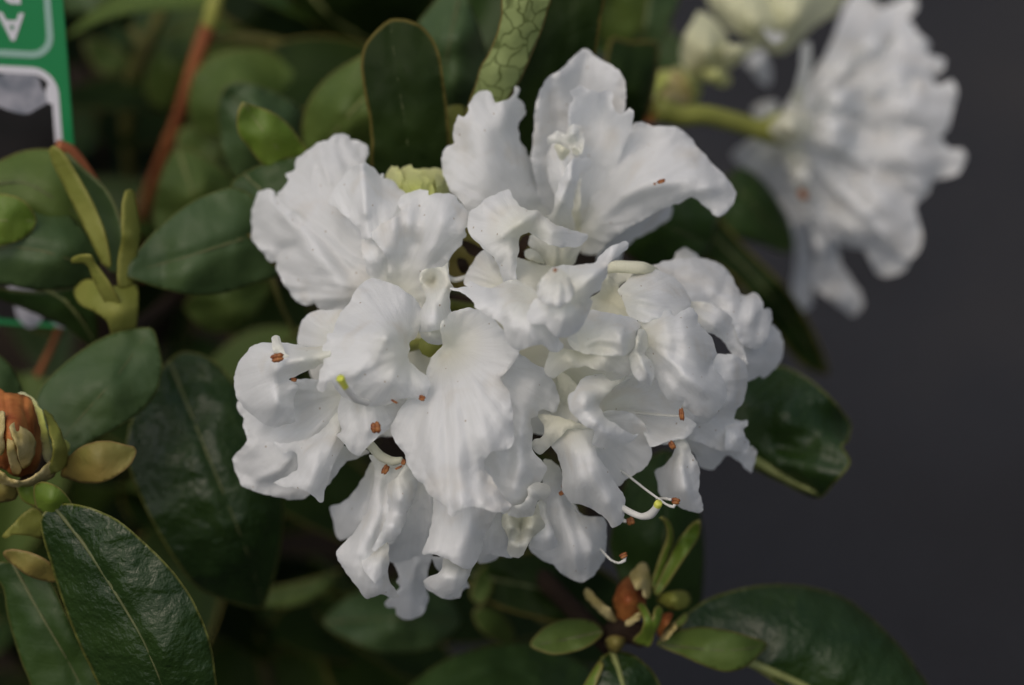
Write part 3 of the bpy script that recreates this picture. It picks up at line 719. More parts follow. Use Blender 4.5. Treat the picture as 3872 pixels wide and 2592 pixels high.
# --- drooping blossom with skirt-like petals (crop G)
pt(BM, 'G', [(386,-365),(400,-420),(452,-473),(520,-505),(583,-515),(680,-490),(752,-442),(840,-330),(930,-230),(870,-110),(800,-40),(822,10),(857,60),(872,130),(877,200),(886,270),(891,350),(876,420),(840,455),(760,464),(710,490),(689,540),(700,600),(740,650),(780,720),(820,780),(872,830),(840,862),(800,880),(760,880),(700,860),(620,838),(560,848),(500,880),(476,908),(436,888),(440,845),(380,810),(320,770),(290,720),(270,690),(235,665),(200,610),(160,550),(145,490),(100,430),(75,390),(48,320),(60,270),(130,150),(200,60),(280,-20),(300,-100),(330,-180),(400,-260)],
   [(390,-370,34),(450,-470,30),(583,-512,27),(750,-440,28),(900,-230,30),(600,-350,24),(421,-250,22),(330,-150,24),(600,-100,33),(800,-20,36),(870,150,38),(885,350,36),(840,450,41),(700,500,39),(695,600,36),(870,830,37),(760,860,40),(620,800,42),(560,845,43),(476,900,40),(380,800,39),(290,710,36),(200,600,33),(100,430,31),(55,300,30),(200,80,30),(300,-60,26),(300,300,36),(500,200,38),(500,550,41),(700,250,42),(780,350,43),(400,100,34),(330,550,38),(640,700,40),(780,820,38)],
   base=tM, ridges=[([(480,-60),(505,400),(530,860)],1.9,42),([(410,100),(435,450),(450,880)],-1.6,32),([(620,0),(700,300),(720,470)],1.8,40),([(560,200),(600,560),(640,860)],-1.6,34),([(300,150),(330,450),(400,800)],1.3,42),([(200,250),(260,500),(320,740)],-.9,36),([(690,540),(720,660),(830,800)],-2.2,30),([(740,700),(800,830)],1.6,30)],
   ridge_k=.45, edge=(-.4,26), ruffle=.7, pleat=.7)
pt(BM, 'G', [(840,-100),(898,-219),(976,-168),(1052,-118),(1075,-112),(1114,-80),(1152,-26),(1168,12),(1196,70),(1197,140),(1172,198),(1130,190),(1080,178),(1052,192),(1048,222),(1005,240),(1000,275),(1022,330),(1012,400),(1018,460),(1070,520),(1117,576),(1090,630),(1062,680),(998,716),(992,790),(960,850),(900,885),(820,900),(780,800),(700,650),(660,560),(720,440),(830,400),(840,200),(780,20)],
   [(900,-210,26),(1060,-115,25),(1190,80,25),(1170,195,27),(1050,200,29),(1005,250,31),(1020,330,30),(1015,450,30),(1115,575,26),(1000,715,30),(900,880,29),(820,890,30),(950,100,34),(1050,0,32),(940,350,37),(880,450,34),(950,560,37),(850,650,34),(760,600,31),(900,760,34),(840,300,33)],
   base=tM, ridges=[([(960,150),(950,400),(900,700)],1.5,50),([(1000,480),(1060,640)],-1.2,40),([(860,480),(850,640)],-1.3,45),([(1080,40),(1120,160)],-1.0,40)], edge=(-.3,24), dz=-5, ruffle=.8, pleat=.6)
pt(BM, 'G', [(1050,670),(1118,693),(1142,740),(1122,776),(1050,800),(1030,860),(1012,905),(950,915),(850,900),(880,840),(950,820),(980,760),(990,700)],
   [(1060,680,24),(1140,740,22),(1050,800,27),(1010,900,26),(860,890,28),(950,860,31),(1040,730,29)], mat='cream', base=(700,500), ruffle=.9, lump=.5, edge=(-.4,24))
pt(BM, 'G', [(820,880),(930,885),(1012,890),(1048,825),(1065,870),(1099,970),(1070,1012),(1018,1045),(980,1110),(960,1150),(922,1192),(870,1182),(838,1140),(852,1070),(830,1020),(803,960)],
   [(825,890,26),(930,890,24),(1045,840,22),(1095,970,20),(1020,1040,24),(922,1185,18),(845,1130,20),(805,960,22),(880,980,28),(930,960,17),(930,1040,18),(985,980,28),(910,1100,24)],
   mat='cream', base=(930,850), ridges=[([(942,940),(935,1000),(932,1045)],-2.5,16),([(905,950),(925,1050)],1.4,16),([(965,950),(945,1050)],1.4,16)], ruffle=.8, lump=.6)
pt(BM, 'G', [(1040,830),(1075,788),(1105,820),(1120,890),(1150,990),(1175,1060),(1191,1112),(1140,1136),(1060,1136),(998,1112),(1020,1040),(1085,970)],
   [(1075,790,14),(1190,1110,12),(1000,1110,16),(1090,970,19),(1120,1050,20),(1060,850,16)], base=(1050,700), edge=(-.5,20))
pt(BM, 'G', [(345,780),(430,800),(500,790),(620,780),(760,830),(770,880),(745,932),(710,1000),(682,1060),(682,1105),(650,1180),(604,1256),(540,1260),(470,1222),(420,1192),(350,1170),(300,1160),(264,1164),(290,1090),(320,1000),(335,900)],
   [(350,800,20),(500,790,26),(760,840,25),(740,930,24),(682,1080,21),(605,1250,25),(470,1220,30),(300,1160,25),(268,1160,22),(320,1000,22),(480,950,29),(560,1050,29),(420,1100,29),(560,1200,29)],
   base=(520,300), ridges=[([(420,850),(380,1000),(340,1150)],1.4,50),([(650,880),(560,1100)],1.2,60),([(520,850),(470,1050)],-1.0,45)], edge=(-.5,24), ruffle=.5, pleat=.5)
pt(BM, 'G', [(420,1180),(530,1230),(620,1230),(606,1262),(590,1310),(560,1360),(500,1420),(440,1437),(380,1420),(320,1382),(268,1350),(330,1310),(395,1270)],
   [(430,1200,18),(610,1240,17),(560,1360,21),(440,1435,20),(320,1380,17),(270,1350,14),(430,1320,26),(510,1310,25)], base=(560,1100), ruffle=.3, edge=(-.9,24))
pt(BM, 'G', [(268,1345),(330,1370),(440,1410),(530,1370),(533,1450),(500,1471),(420,1471),(350,1432),(288,1396)], [(272,1350,12),(350,1430,9),(500,1470,8),(530,1380,10),(420,1420,14)], base=(520,1200), ruffle=.4)
pt(BM, 'G', [(730,860),(840,860),(830,960),(870,1070),(860,1140),(880,1190),(800,1187),(740,1170),(664,1150),(660,1060),(690,980)],
   [(740,870,18),(840,870,18),(870,1180,12),(670,1150,14),(760,1020,19)], base=(700,500), edge=(-.4,30))
# hanging petals (crop F)
pt(BM, 'F', [(985,400),(1060,430),(1150,470),(1250,440),(1260,500),(1150,620),(1125,700),(1115,780),(1110,900),(1112,1000),(1112,1090),(1108,1190),(1130,1270),(1192,1366),(1130,1366),(1060,1350),(1010,1366),(960,1374),(900,1300),(830,1200),(790,1145),(752,1070),(770,1040),(850,960),(910,880),(960,790),(990,690),(1010,620),(1020,500)],
   [(1000,410,20),(1240,460,22),(1010,600,16),(1110,620,18),(970,780,16),(1060,760,22),(860,960,14),(1000,950,23),(760,1060,14),(1105,1000,16),(900,1150,22),(1100,1180,15),(830,1200,16),(1000,1250,21),(960,1370,14),(1185,1364,10),(1060,1350,16)],
   base=(1120,380), ridges=[([(1050,560),(1000,800),(900,1050)],1.4,45),([(1100,600),(1080,850),(1000,1040)],-1.6,26),([(930,1130),(1000,1270)],-1.2,40)], edge=(-.5,24), ruffle=.4, pleat=.4)
pt(BM, 'F', [(1120,590),(1180,540),(1240,470),(1340,560),(1320,590),(1305,640),(1292,700),(1250,780),(1230,850),(1190,930),(1160,970),(1100,1000),(1020,1053),(1000,1040),(1060,930),(1090,850),(1100,760),(1108,680)],
   [(1130,600,22),(1250,480,25),(1320,580,21),(1290,700,20),(1230,850,19),(1100,1000,21),(1005,1045,20),(1100,760,18),(1190,700,28),(1150,880,27)], base=(1160,420), edge=(-.4,24), ruffle=.6)
pt(BM, 'F', [(990,1040),(1110,985),(1112,1190),(1060,1240),(1020,1272),(960,1200),(928,1130),(950,1080)], [(1000,1045,17),(1110,1000,18),(1110,1180,19),(1020,1270,24),(930,1130,21),(1040,1130,25)], base=(1060,900), ruffle=.3)
pt(BM, 'F', [(716,760),(800,720),(870,660),(940,560),(1000,450),(1060,500),(1040,640),(1000,790),(920,900),(840,960),(780,972),(750,940),(740,860)],
   [(720,770,-4),(860,670,2),(1000,480,10),(1000,780,8),(780,965,-4),(880,820,6)], base=(1060,420), edge=(-.4,24), pleat=.7)
pt(BM, 'F', [(1280,580),(1360,580),(1440,660),(1440,850),(1410,1000),(1360,1090),(1280,1100),(1170,1132),(1100,1112),(1090,1000),(1180,900),(1240,780)],
   [(1300,600,12),(1430,700,14),(1400,1000,8),(1170,1130,2),(1110,1050,6),(1290,900,11)], base=(1340,420), edge=(-.3,24), pleat=.9)
pt(BM, 'F', [(1150,1120),(1250,1090),(1350,1060),(1410,1060),(1385,1200),(1372,1300),(1391,1380),(1350,1480),(1300,1510),(1240,1523),(1170,1490),(1164,1442),(1110,1442),(1088,1410),(1150,1340),(1195,1300),(1165,1260),(1192,1230),(1165,1170)],
   [(1160,1130,0),(1400,1070,4),(1370,1300,-4),(1240,1520,-12),(1095,1410,-10),(1280,1250,2),(1260,1400,-3)], base=(1360,700), ridges=[([(1300,1150),(1250,1300)],1.2,30)], ruffle=.7, rough=4)
pt(BM, 'G', [(640,1150),(720,1150),(780,1180),(740,1215),(680,1230),(640,1220)], [(640,1160,2),(780,1180,0),(680,1225,-2),(700,1180,4)], base=(700,900))
pt(BM, 'G', [(330,1180),(420,1190),(440,1240),(390,1290),(350,1240)], [(330,1180,6),(440,1240,4),(380,1280,0),(380,1210,7)], base=(420,900))
pt(BM, 'G', [(530,1330),(560,1340),(585,1395),(560,1400),(530,1420)], [(530,1340,2),(580,1390,-2),(530,1420,0)], base=(520,1100))

# --- blossom with the long pistil (crop H, E)
pt(BR, 'H', [(834,-254),(896,-293),(958,-320),(1004,-336),(1042,-331),(1062,-312),(1077,-286),(1127,-308),(1189,-336),(1220,-316),(1240,-280),(1243,-240),(1261,-225),(1256,-204),(1289,-185),(1312,-162),(1335,-131),(1358,-69),(1371,-23),(1354,23),(1350,92),(1381,108),(1412,146),(1427,200),(1437,254),(1426,300),(1400,350),(1350,406),(1290,411),(1220,396),(1160,356),(1140,330),(1146,300),(1080,300),(1030,281),(1000,240),(975,190),(950,130),(930,60),(880,-30),(860,-150)],
   [(840,-250,24),(1000,-330,22),(1075,-285,28),(1190,-330,20),(1255,-220,20),(1330,-130,18),(1368,-23,17),(1350,60,20),(1430,220,18),(1400,350,22),(1290,408,26),(1160,352,28),(1080,298,28),(990,220,26),(930,60,27),(870,-120,26),(1000,-200,32),(1150,-180,33),(1250,-60,28),(1060,0,35),(1200,80,34),(1100,180,36),(1280,230,33),(1340,310,28)],
   base=(820,-150), ridges=[([(1080,-280),(1100,-60),(1060,100)],-1.6,45),([(950,-100),(1150,130),(1400,260)],1.5,45),([(1200,-200),(1250,50)],1.2,60),([(1000,100),(1150,230),(1300,300)],-1.0,36),([(1310,110),(1320,60),(1350,30)],-1.6,20)], edge=(-.6,30), ruffle=.6, pleat=.6)
pt(BR, 'H', [(1130,320),(1165,345),(1230,380),(1360,390),(1300,446),(1230,461),(1170,432),(1143,400)], [(1140,330,22),(1350,395,20),(1230,458,14),(1150,400,17),(1230,400,23)], base=(1000,200), ruffle=.3)
pt(BR, 'H', [(1320,15),(1374,-23),(1412,-20),(1466,-15),(1520,0),(1558,23),(1573,85),(1579,154),(1574,215),(1560,290),(1520,350),(1487,400),(1500,480),(1480,640),(1330,620),(1180,560),(1000,600),(900,500),(1000,200),(1200,0)],
   [(1380,-20,12),(1520,0,9),(1575,150,4),(1560,290,3),(1487,400,5),(1450,300,12),(1450,100,14),(1300,400,12),(1470,620,2),(1200,550,8),(1000,580,8),(950,450,6),(1100,200,10)],
   base=(900,150), ridges=[([(1480,20),(1500,200),(1440,380)],1.2,50)], edge=(-.5,30), ruffle=.8, pleat=.8)
pt(BR, 'H', [(560,330),(640,240),(760,150),(850,120),(940,130),(1000,200),(1040,280),(1150,300),(1160,400),(1230,450),(1212,500),(1160,552),(1060,572),(990,596),(925,612),(880,540),(860,470),(790,420),(700,395),(620,400)],
   [(570,330,22),(760,160,24),(940,150,26),(1150,310,24),(1220,470,18),(1060,570,20),(925,605,20),(800,300,12),(950,350,10),(1050,430,13),(860,470,16),(650,380,18)],
   base=(620,340), ridges=[([(600,350),(850,380),(1110,400)],.9,14)], edge=(.5,24), ruffle=.4, pleat=.6)
pt(BR, 'H', [(353,300),(370,250),(410,220),(440,160),(480,135),(540,117),(600,122),(650,162),(700,155),(756,124),(740,162),(680,192),(640,240),(600,280),(568,320),(590,370),(620,420),(680,460),(740,500),(800,532),(837,524),(800,572),(760,590),(700,616),(640,627),(580,621),(523,600),(535,510),(470,470),(420,420),(370,370)],
   [(355,300,32),(440,165,30),(540,120,29),(650,165,33),(755,125,26),(620,250,36),(570,320,34),(480,280,42),(430,360,40),(535,430,43),(620,420,37),(740,500,34),(835,525,28),(700,612,31),(525,600,33),(600,520,41),(535,510,40)],
   base=(700,250), ridges=[([(440,180),(440,300),(540,450),(640,560)],1.4,50),([(570,320),(500,360)],-1.0,30)], edge=(.6,20), ruffle=.3, pleat=.4)
pt(BR, 'H', [(560,400),(620,370),(700,364),(790,384),(860,440),(905,510),(926,600),(920,690),(870,762),(800,812),(740,842),(700,884),(640,820),(560,690),(480,520),(480,470)],
   [(600,400,20),(790,386,20),(905,510,18),(925,620,14),(800,810,12),(700,880,16),(600,700,22),(750,600,12),(680,700,14),(500,500,24)], base=(450,420), ridges=[([(560,480),(700,640),(760,780)],-1.4,60)], edge=(.5,30), ruffle=.4, pleat=.7)
pt(BR, 'H', [(240,605),(300,540),(360,490),(430,478),(500,488),(545,510),(540,600),(565,690),(622,760),(662,832),(702,892),(742,962),(746,1020),(736,1110),(700,1152),(660,1162),(610,1100),(540,1050),(450,1010),(380,1000),(330,930),(313,880),(320,800),(300,720),(270,650)],
   [(245,605,20),(430,480,24),(540,530,26),(660,830,25),(745,1000,20),(735,1110,20),(660,1160,21),(540,1050,20),(380,1000,18),(315,880,20),(300,720,20),(400,650,31),(480,850,33),(620,1000,29),(560,780,33)],
   base=(380,420), ridges=[([(450,520),(540,800),(680,1080)],1.2,60),([(360,600),(400,850)],.9,50)], edge=(-.5,30), ruffle=.3, pleat=.6)
pt(BR, 'H', [(145,395),(200,390),(290,408),(400,440),(480,468),(540,502),(440,486),(370,496),(300,545),(240,605),(160,664),(108,600),(130,565),(180,545),(190,470)],
   [(150,400,22),(290,410,26),(530,500,25),(370,490,29),(240,600,24),(160,655,20),(120,590,22),(230,510,27)], base=(330,330), mat='cream', ruffle=.4)
pt(BR, 'H', [(190,700),(290,740),(360,930),(400,1000),(460,1080),(540,1088),(600,1095),(625,1160),(617,1260),(606,1380),(560,1450),(520,1502),(440,1537),(380,1512),(300,1470),(250,1411),(180,1390),(110,1332),(88,1290),(120,1200),(170,1000),(180,850)],
   [(200,720,10),(290,760,8),(400,1000,6),(600,1100,4),(615,1280,3),(560,1450,3),(440,1535,4),(300,1468,3),(110,1330,4),(130,1180,8),(300,1100,13),(450,1200,14),(400,1380,13),(520,1320,13),(250,900,10)],
   base=(230,650), ridges=[([(320,1000),(380,1200),(420,1450)],1.4,36),([(440,1180),(520,1280),(500,1440)],1.0,30),([(250,1050),(260,1300)],-1.0,50)], edge=(-.6,36), ruffle=.7, pleat=.6)
pt(BR, 'E', [(18,1290),(38,1180),(70,1125),(180,1095),(320,1125),(480,1150),(620,1150),(720,1130),(800,1180),(800,1300),(740,1335),(640,1302),(500,1292),(400,1255),(300,1262),(200,1292),(130,1342),(95,1368),(45,1330)],
   [(25,1250,30),(80,1130,32),(320,1130,34),(720,1140,34),(795,1280,30),(640,1300,33),(400,1256,37),(200,1290,36),(100,1360,31),(250,1190,40),(550,1220,39)], base=(300,1000), mat='cream', ruffle=.3, edge=(.5,30))
pt(BR, 'E', [(225,1015),(300,930),(375,840),(430,755),(600,785),(740,808),(850,850),(872,890),(832,960),(822,1050),(792,1112),(730,1152),(620,1168),(480,1158),(340,1132),(260,1085)],
   [(230,1015,34),(440,765,22),(740,810,26),(868,890,27),(820,1050,30),(730,1150,36),(480,1150,38),(330,1125,37),(400,950,36),(600,900,35),(700,960,40),(560,1080,37)],
   base=(430,1100), ridges=[([(380,1060),(520,1010),(680,1060),(740,1140)],1.7,36),([(640,930),(740,1080)],1.4,36),([(760,900),(780,1060)],-1.4,30),([(450,1080),(620,1090)],-1.2,40)], ruffle=.6, pleat=.5, lump=.5)
pt(BR, 'E', [(848,930),(890,928),(930,958),(949,1030),(932,1100),(905,1150),(960,1200),(986,1260),(992,1350),(962,1428),(920,1412),(860,1392),(790,1300),(770,1190),(815,1100),(828,1010)],
   [(850,935,33),(945,1020,28),(910,1150,34),(985,1260,30),(962,1420,32),(800,1300,34),(790,1190,33),(860,1050,38),(870,1220,39),(930,1320,38)], base=(800,1000),
   ridges=[([(860,1000),(840,1120),(900,1250),(940,1360)],1.8,22),([(900,1000),(870,1150)],-1.6,20),([(820,1180),(880,1330)],-1.2,20)], ruffle=.7, lump=.6)
pt(BR, 'E', [(60,1400),(100,1300),(200,1220),(400,1200),(600,1230),(800,1300),(840,1420),(640,1420),(480,1380),(380,1420),(300,1500),(180,1560),(100,1500)],
   [(80,1400,18),(400,1220,20),(800,1320,24),(640,1410,20),(400,1320,14),(200,1400,12),(150,1540,16)], base=(250,1250), mat='cream')
pt(BR, 'H', [(300,110),(345,125),(420,200),(440,300),(430,440),(350,450),(240,420),(180,390),(270,330),(296,250),(280,180)],
   [(320,130,18),(430,300,22),(420,440,22),(200,395,22),(290,250,18),(340,320,15)], base=(350,100), mat='cream')
pt(BR, 'H', [(1440,430),(1530,436),(1579,429),(1582,468),(1552,490),(1566,550),(1596,580),(1590,612),(1565,642),(1500,645),(1430,630),(1430,520)],
   [(1445,435,4),(1580,440,0),(1590,600,0),(1500,640,5),(1450,560,6),(1520,540,7)], base=(1200,300), ruffle=1.0, lump=.5, rough=4)
pt(BR, 'H', [(1140,540),(1300,570),(1440,620),(1520,640),(1575,640),(1600,600),(1642,642),(1642,692),(1622,750),(1602,788),(1550,740),(1500,700),(1440,672),(1400,712),(1350,766),(1310,772),(1250,742),(1220,672),(1180,612)],
   [(1150,550,6),(1440,630,2),(1600,610,-6),(1640,680,-9),(1602,785,-9),(1440,675,-3),(1330,770,-4),(1220,670,0),(1330,660,2)], base=(1000,400), ruffle=.6, pleat=.8)
pt(BR, 'H', [(1080,570),(1140,558),(1182,602),(1210,670),(1252,750),(1256,830),(1247,900),(1270,990),(1282,1042),(1250,1062),(1180,1052),(1110,1022),(1060,972),(1000,962),(975,930),(970,880),(948,780),(1000,742),(1060,682),(1080,630)],
   [(1100,570,16),(1210,670,14),(1255,830,12),(1280,1040,10),(1180,1050,12),(1000,960,4),(955,790,2),(1060,690,10),(1120,750,20),(1140,900,20),(1030,870,10),(1080,620,16)],
   base=(1090,480), ridges=[([(1090,640),(1060,780),(1020,900)],-1.4,22),([(1180,640),(1180,760)],-1.2,22),([(1110,700),(1150,900),(1200,1030)],.9,40)], ruffle=.5)

# --- small bright petals in the middle (crop D)
pt(BS, 'D', [(470,565),(560,598),(640,650),(682,692),(682,732),(760,780),(850,832),(900,862),(940,902),(960,1000),(990,1062),(1050,1100),(1100,1110),(1180,1082),(1270,1060),(1330,1092),(1345,1120),(1420,1132),(1475,1080),(1440,1010),(1460,940),(1500,800),(1400,640),(1260,600),(1150,535),(1050,488),(960,498),(850,560),(740,548),(650,500),(596,530),(640,548)],
   [(480,568,28),(600,530,28),(740,550,30),(950,500,27),(1150,540,30),(1260,620,36),(680,700,37),(850,830,41),(960,1000,41),(1050,1100,39),(1180,1080,43),(1300,1070,42),(1420,1130,38),(1470,1080,38),(900,680,39),(1050,800,46),(1150,950,48),(1300,900,44),(1080,650,38),(1450,850,42)],
   base=(1200,560), ridges=[([(1000,560),(1000,800),(1080,1060)],1.6,60),([(1100,700),(1150,900),(1250,1040)],1.2,60),([(760,570),(800,740)],1.0,60),([(900,600),(940,860)],-1.0,50)], edge=(-.7,40), ruffle=.7, pleat=.7)
pt(BS, 'D', [(1148,840),(1170,750),(1228,655),(1330,680),(1420,700),(1520,660),(1680,640),(1738,680),(1712,760),(1682,840),(1622,930),(1560,980),(1480,1007),(1410,990),(1360,942),(1318,892),(1230,888)],
   [(1150,840,46),(1228,660,46),(1420,710,51),(1700,660,42),(1735,690,40),(1622,930,43),(1480,1000,47),(1318,890,49),(1230,885,47),(1450,850,53),(1560,790,51)],
   base=(1560,560), edge=(-.8,40), ruffle=.3, pleat=.6, ridges=[([(1330,700),(1340,880)],-1.3,40)])
pt(BS, 'D', [(1245,655),(1244,570),(1268,490),(1330,440),(1360,400),(1400,380),(1440,390),(1520,450),(1556,520),(1562,600),(1532,682),(1470,722),(1422,742),(1350,716),(1280,682)],
   [(1248,650,51),(1260,500,50),(1400,385,46),(1550,520,50),(1555,600,52),(1422,740,55),(1300,690,54),(1400,560,55)], base=(1450,380), edge=(-1.0,36), ruffle=.4, pleat=.8)
pt(BS, 'D', [(1370,388),(1430,362),(1520,355),(1620,355),(1700,345),(1762,330),(1802,270),(1870,210),(1970,160),(2038,143),(2058,163),(2032,220),(1960,280),(1886,330),(1872,400),(1857,470),(1822,510),(1802,580),(1742,620),(1702,662),(1660,700),(1560,720),(1500,600),(1440,470)],
   [(1380,392,44),(1620,358,38),(1800,275,37),(1970,165,38),(2050,160,34),(1960,280,38),(1880,335,42),(1857,470,40),(1740,620,43),(1560,700,48),(1480,500,47),(1650,500,50),(1750,420,47),(1900,240,41)],
   base=(1500,640), ridges=[([(1560,480),(1700,430),(1860,330)],1.2,45),([(1650,520),(1780,540)],-1.0,45)], edge=(-.7,30), ruffle=.4, pleat=.5)

# --- blossom arching away (crop E)
pt(BQ, 'E', [(900,420),(960,370),(1060,332),(1160,305),(1290,295),(1390,294),(1480,310),(1570,345),(1640,410),(1690,490),(1730,560),(1760,616),(1800,626),(1870,600),(1920,620),(1955,680),(1963,742),(2000,733),(2025,760),(2031,830),(2012,930),(1982,1020),(1930,1082),(1890,1107),(1830,1092),(1750,1040),(1690,900),(1590,800),(1470,740),(1300,730),(1180,600),(1040,480)],
   [(920,420,6),(1160,308,-4),(1390,296,-8),(1640,410,-9),(1760,616,-3),(1870,602,-9),(1960,740,-3),(2025,770,-9),(2010,930,-6),(1890,1100,-2),(1760,1040,4),(1690,900,6),(1560,780,5),(1300,700,8),(1100,500,6),(1300,450,3),(1500,560,2),(1700,740,4),(1850,850,1)],
   base=(640,640), ridges=[([(1180,460),(1400,560),(1600,760),(1760,1000)],-1.2,50),([(1300,340),(1500,470),(1560,640)],1.2,60),([(1640,520),(1560,640)],-1.4,50),([(1780,640),(1740,800)],-1.6,50),([(1880,650),(1850,850)],1.5,50),([(1960,760),(1900,950)],-1.0,36)], edge=(-.4,30), ruffle=.8, pleat=.7)
pt(BQ, 'E', [(1130,340),(1165,300),(1185,250),(1240,211),(1300,215),(1350,250),(1395,294),(1420,340),(1300,380)], [(1165,300,-12),(1240,213,-18),(1390,294,-16),(1300,370,-8),(1280,290,-12)], base=(1200,500))
pt(BQ, 'E', [(1940,1000),(2000,930),(2030,880),(2072,910),(2112,970),(2137,1050),(2131,1150),(2102,1222),(2072,1272),(2010,1322),(1950,1362),(1928,1340),(1900,1350),(1815,1388),(1800,1280),(1780,1180),(1740,1040),(1860,1080)],
   [(2030,885,-14),(2130,1060,-18),(2070,1270,-16),(1940,1355,-12),(1820,1380,-6),(1790,1180,0),(1760,1060,2),(1950,1020,-8),(1960,1180,-6)], base=(1600,800), ridges=[([(1820,1120),(1960,1180),(2060,1160)],-1.2,50),([(1800,1200),(1920,1330)],1.0,45)], ruffle=.8)
pt(BQ, 'E', [(1290,680),(1480,700),(1620,770),(1715,870),(1745,980),(1775,1060),(1808,1180),(1815,1240),(1740,1175),(1676,1148),(1630,1072),(1570,1002),(1500,965),(1420,950),(1350,920),(1330,800)],
   [(1310,700,10),(1480,705,8),(1715,875,4),(1800,1180,4),(1670,1145,4),(1570,1000,7),(1400,930,10),(1550,850,12)], base=(1200,640), mat='petal')
pt(BQ, 'E', [(668,575),(760,482),(820,432),(890,392),(960,384),(1050,410),(1150,450),(1220,510),(1280,590),(1312,650),(1317,722),(1290,790),(1165,850),(1040,830),(900,870),(830,840),(768,812),(740,740),(710,660)],
   [(672,578,16),(820,435,10),(960,386,8),(1220,510,9),(1315,660,12),(1250,760,20),(850,830,26),(770,810,24),(710,660,20),(900,560,20),(1080,560,20),(850,700,26),(1100,720,24)],
   base=(640,680), ridges=[([(680,580),(850,650),(1050,710),(1300,740)],1.8,34)], edge=(-.5,30), ruffle=.3, pleat=.7)
pt(BQ, 'E', [(500,520),(580,440),(660,520),(710,620),(760,740),(790,830),(600,820),(430,800),(400,680),(430,640),(510,590)],
   [(520,530,14),(660,530,10),(780,820,16),(430,780,18),(580,650,8)], base=(620,700), mat='cream', ridges=[([(440,640),(600,680),(760,760)],-1.0,20)])
pt(BQ, 'E', [(560,400),(820,400),(840,440),(740,500),(650,560),(560,480)], [(560,410,6),(830,410,4),(650,550,8),(690,460,2)], base=(640,640), mat='cream')
# pale petals deep inside the cluster, seen through the gaps
pt(BM, 'P', [(760,700),(900,640),(1000,700),(1080,780),(1060,900),(980,980),(820,1000),(760,940),(700,820)], [(760,700,-4),(1000,700,4),(1060,900,6),(820,1000,-2),(900,850,-4)], base=(985,790), mat='cream')
pt(BR, 'P', [(1080,740),(1200,700),(1330,720),(1480,760),(1620,880),(1560,960),(1400,1000),(1260,1000),(1150,960)], [(1080,740,6),(1330,720,4),(1620,880,-2),(1400,1000,0),(1200,950,4),(1300,850,0)], base=(1200,800), mat='cream')
pt(BL, 'P', [(870,560),(960,520),(1020,560),(1020,640),(960,720),(880,700)], [(870,560,-4),(1020,560,0),(960,720,0),(940,620,-2)], base=(985,690), mat='cream')

# --- stamens and pistils


def anther(b, crop, x, y, z, ang, ln=4.2, w=1.3):
    """two brown pollen sacs side by side on a short stub; ang in picture degrees, sizes in mm"""
    ln *= .8; w *= .85
    ox, oy, s = CROP[crop]
    c = place(ox + x * s, oy + y * s, z)
    a = math.radians(ang); t = RIGHT * math.cos(a) - UP * math.sin(a); n = RIGHT * math.sin(a) + UP * math.cos(a)
    V = []; F = []
    for side in (-1, 1):
        o0 = len(V); m_, k_ = 8, 9
        for i in range(m_ + 1):
            u = -1 + 2 * i / m_
            rr = max(.05, math.sqrt(max(0, 1 - u * u))) * (1 + .12 * math.sin(i * 2.1 + side))
            for k in range(k_):
                q = 2 * math.pi * k / k_
                V.append(c + t * (u * ln / 2000 * (1 + .06 * side)) + n * (side * w * .22 / 1000 + math.cos(q) * rr * w * .36 / 1000) - FWD * (math.sin(q) * rr * w * .40 / 1000))
        for i in range(m_):
            for k in range(k_):
                k2 = (k + 1) % k_
                F.append([o0+i*k_+k, o0+i*k_+k2, o0+(i+1)*k_+k2, o0+(i+1)*k_+k])
        F.append([o0 + k for k in range(k_)][::-1]); F.append([o0 + m_*k_ + k for k in range(k_)])
    return mesh_obj('anther', [tuple(v) for v in V], F, M['anther'], b)


for (b, crop, x, y, z, ang, ln, w) in [
        (BC, 'C', 465, 828, 36.0, -12, 3.4, 1.9), (BC, 'C', 1335, 1445, 35.5, 80, 3.0, 2.1), (BC, 'C', 1745, 1185, 35, 20, 1.7, 1.2), (BC, 'C', 612, 1022, 29, 10, 1.6, .9),
        (BC, 'C', 1500, 1215, 36.0, 30, 2.0, .5), (BM, 'F', 1095, 498, 22, -60, 2.8, 1.4), (BM, 'F', 1218, 448, 27, -75, 1.6, 1.0), (BM, 'F', 1185, 485, 27, -25, 2.2, .5),
        (BR, 'H', 1130, 392, 28, 84, 3.4, 1.1), (BR, 'H', 1065, 602, 19, 60, 2.4, 1.3), (BR, 'H', 1090, 984, 22, 12, 2.3, 1.5), (BR, 'H', 735, 1354, 15, -25, 2.2, 1.2),
        (BR, 'H', 782, 1120, 14, 70, 2.2, 1.8), (BR, 'H', 310, 930, 14, 60, 1.3, 1.1), (BR, 'H', 320, 882, 15, 75, 1.2, .6), (BT, 'B', 1660, 1048, 6.5, -18, 2.4, .9), (BT, 'B', 1612, 1066, 6, -30, .8, .5), (BS, 'D', 1402, 404, 55, -35, 1.1, .8),
        (BM, 'A', 1420, 0, -40, 0, .3, .2)][:-1]:
    anther(b, crop, x, y, z, ang, ln, w)
